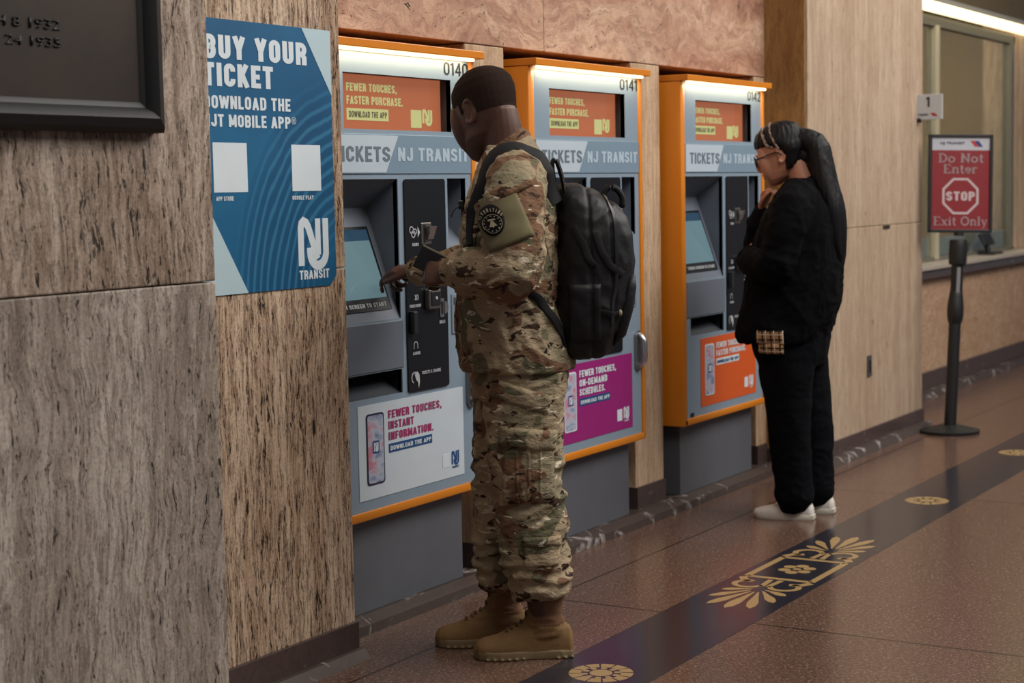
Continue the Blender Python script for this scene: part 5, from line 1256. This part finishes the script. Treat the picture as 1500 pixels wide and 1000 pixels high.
hb.tube([HW(-.070*WK, 0, .175*WK), Wm(-.122, 0, 1.598), Wm(-.150, 0, 1.515), Wm(-.172, -.004, 1.42), Wm(-.200, -.006, 1.33), Wm(-.214, -.006, 1.25), Wm(-.224, -.004, 1.16), Wm(-.232, 0, 1.08)], [(.040, .045), (.050, .058), (.050, .066), (.050, .072), (.048, .074), (.042, .068), (.032, .055), (.012, .022)], tuple(Wm.f), 20)
hmw = remesh(hb, .005, 3)
displace(hmw, lambda p, n: .0030*ridge(p, 40, 40, 3, 1.0))
hair = link('hair', hmw, HRM, wo, True, 180)
# patterned headband over the crown
HBM = NT('patterned_band'); ck = HBM.n('ShaderNodeTexChecker'); ck.inputs['Scale'].default_value = 70; HBM.link(HBM.tc(), ck.inputs[0])
nf, _ = HBM.noise(HBM.tc(), 90, 2); HBMM = HBM.out(HBM.mix(HBM.step(nf, .46, .54), HBM.mix(ck.outputs['Fac'], lin((60, 48, 44)), lin((110, 84, 70))), lin((168, 150, 140))), .8, .2)
HV = bvh_of(hmw)
for df, wd in ((.012, .011), (-.024, .008)):
    P = [HW((.030+df)*WK - .020*abs(s)**2, s*.092*WK, (.130 + .125*(1-abs(s)**2.2))*WK) for s in (-1, -.85, -.6, -.3, 0, .3, .6, .85, 1)]
    ribbon_on(HV, P, wd, .0035, .002, 4, .09).build('headband', HBMM, hair, True)
# glasses
gs = MB(); GL = flat('spectacle_black', (16, 16, 18), .3)
for s in (-1, 1):
    P = [HW(.108*WK - .010*abs(math.cos(a))*(1 if math.cos(a)*s > 0 else 0), (s*.034 + .027*math.cos(a))*WK, (.116 + .022*math.sin(a))*WK) for a in [2*PI*k/16 for k in range(17)]]
    gs.tube(P, [.0026]*17, tuple(HW.f), 8, 1)
    gs.tube([HW(.097*WK, s*.061*WK, .124*WK), HW(.06*WK, s*.076*WK, .125*WK), HW(.0, s*.081*WK, .128*WK), HW(-.02*WK, s*.080*WK, .112*WK)], [.0028]*4, tuple(HW.u), 8, 3)
gs.tube([HW(.108*WK, -.008*WK, .120*WK), HW(.112*WK, 0, .123*WK), HW(.108*WK, .008*WK, .120*WK)], [.0024]*3, tuple(HW.u), 8)
go = gs.build('glasses', GL, wo, True)
lens = NT('lens_glass'); lens.b.inputs['Transmission Weight'].default_value = 1.0; lens.b.inputs['IOR'].default_value = 1.2; lens.out((.9, .93, .93, 1), .02)
for s in (-1, 1):
    q = MB(); q.loft([[HW((.1075+dx)*WK - .004, (s*.034 + .026*math.cos(2*PI*k/20))*WK, (.116 + .021*math.sin(2*PI*k/20))*WK) for k in range(20)] for dx in (-.0006, .0006)])
    q.build('lens', lens.m, go)
# jacket
jk = MB()
trunk(jk, Wm, [(.765, -.165, .205, .235), (.79, -.175, .213, .24), (.86, -.198, .195, .24), (.93, -.222, .180, .235), (1.03, -.232, .165, .225), (1.12, -.232, .150, .22), (1.22, -.222, .120, .215), (1.31, -.205, .080, .20), (1.37, -.185, .045, .165), (1.41, -.165, .018, .125), (1.45, -.140, -.005, .09)])
jk.tube([Wm(-.08, .11, 1.37), Wm(-.065, .185, 1.33), Wm(-.01, .235, 1.23), Wm(.09, .235, 1.15), Wm(.165, .19, 1.135), Wm(.165, .135, 1.20), Wm(.140, .085, 1.275), Wm(.128, .064, 1.312)], [.078, .082, .078, .070, .060, .056, .048, .042], tuple(Wm.u), 20)
jk.tube([Wm(-.08, -.11, 1.37), Wm(-.075, -.19, 1.33), Wm(-.045, -.245, 1.20), Wm(-.015, -.255, 1.10), Wm(.04, -.215, 1.09), Wm(.11, -.13, 1.105), Wm(.150, -.05, 1.118)], [.080, .084, .080, .075, .068, .060, .050], tuple(Wm.u), 20)
jw = remesh(jk, .006, 2)
displace(jw, lambda p, n: .008*ridge(V((p.x, p.y, p.z-.3*p.x)), 9, 9, 7, 3.0) + .003*ridge(p, 20, 20, 20, 7.0))
JW = bvh_of(jw); link('jacket', jw, BLKC, wo, True, 180)
collar(Wm, [(1.405, -.075, .096, .10, .07), (1.435, -.07, .082, .086, .07), (1.470, -.066, .066, .072, .065)], .007, 'collar', BLKC, wo, -140, 140)
# shirt tail and trousers
tr = MB()
trunk(tr, Wm, [(.66, -.15, .115, .185), (.70, -.165, .135, .20), (.78, -.175, .15, .205), (.86, -.17, .15, .20)])
tr.tube([Wm(-.015, -.095, .80), Wm(-.018, -.095, .70), Wm(-.020, -.095, .58), Wm(-.026, -.092, .45), Wm(-.034, -.090, .33), Wm(-.044, -.088, .20), Wm(-.050, -.086, .085)], [(.135, .115), (.122, .110), (.108, .100), (.094, .092), (.086, .086), (.080, .082), (.080, .082)], tuple(Wm.f), 22)
tr.tube([Wm(-.03, .095, .80), Wm(-.035, .095, .70), Wm(-.055, .095, .58), Wm(-.075, .092, .45), Wm(-.088, .090, .33), Wm(-.096, .088, .20), Wm(-.098, .086, .085)], [(.125, .115), (.115, .108), (.100, .098), (.092, .092), (.086, .086), (.078, .082), (.076, .080)], tuple(Wm.f), 22)
tw = remesh(tr, .006, 2)
displace(tw, lambda p, n: .006*ridge(V((p.x, p.y, p.z)), 8, 8, 6, 4.0) + .003*ridge(p, 18, 18, 24, 7.0)*(1.0 if p.z < .3 else .5))
TW = bvh_of(tw); link('trousers', tw, BLKT, wo, True, 180)
PLD = NT('plaid_cloth'); tcl = PLD.tc(); sep = PLD.n('ShaderNodeSeparateXYZ'); PLD.link(tcl, sep.inputs[0])
def stripes(sock, per, off, wd): return PLD.math('LESS_THAN', PLD.math('MODULO', PLD.math('ADD', sock, off+10*per), per), wd)
c = PLD.mix(PLD.math('MAXIMUM', stripes(sep.outputs[1], .036, 0, .007), stripes(sep.outputs[2], .036, .012, .007)), lin((164, 124, 84)), lin((34, 28, 26)))
c = PLD.mix(PLD.math('MAXIMUM', stripes(sep.outputs[1], .036, .012, .003), stripes(sep.outputs[2], .036, .024, .003)), c, lin((208, 196, 180)))
PLDM = PLD.out(c, .8, .2)
slab_on(JW, Wm(.015, -.6, .792), Wm.f, Wm.u, Wm.r, .115, .060, .006, 10, 6).build('plaid_panel', PLDM, wo, True, 180)
slab_on(TW, Wm(.015, -.6, .748), Wm.f, Wm.u, Wm.r, .105, .045, .028, 10, 5).build('plaid_panel', PLDM, wo, True, 180)
# white slip-on shoes
SHW = flat('white_canvas', (206, 200, 192), .7, .3); SHS = flat('white_rubber', (190, 182, 170), .6, .3)
def shoe(f0, r0):
    B = Frame(Wm(f0, r0, 0), Wm.f); b = MB(); rings = []
    for f, w_, top in ((0, .022, .055), (.012, .032, .078), (.05, .036, .086), (.09, .038, .080), (.13, .042, .070), (.17, .045, .058), (.21, .044, .050), (.24, .036, .042), (.258, .020, .034)):
        ring = []
        for k in range(24):
            t = 2*PI*k/24; ct, st = math.cos(t), math.sin(t); z = .018 if ct < -.2 else .018 + (top-.018)*max(0, (ct+.2)/1.2)**.75
            ring.append(B(f, w_*math.copysign(abs(st)**.7, st)*(1-.25*max(0, ct)**1.5), z))
        rings.append(ring)
    b.loft(rings); o = link('shoe', remesh(b, .004, 3), SHW, wo, True, 180)
    L = [(-.004, .024), (.02, .036), (.08, .038), (.14, .045), (.19, .047), (.23, .041), (.256, .024), (.264, .006)]; L2 = [(f, -w_) for f, w_ in L] + [(f, w_) for f, w_ in L[::-1]]
    sb = MB(); sb.loft([[B(.13+(f-.13)*k, w_*k, z) for f, w_ in L2] for z, k in ((0, .97), (.004, 1.0), (.022, 1.0), (.026, .95))]); sb.build('sole', SHS, o, True, 40)
    sv = bvh_of(o.data)
    for s in (-1, 1): slab_on(sv, B(.105, s*.3, .066), B.f, B.u, -B.r*s, .04, .02, .002, 5, 4).build('elastic_gusset', flat('gusset', (170, 166, 160), .8), o, True)
shoe(-.130, -.082); shoe(-.180, .088)
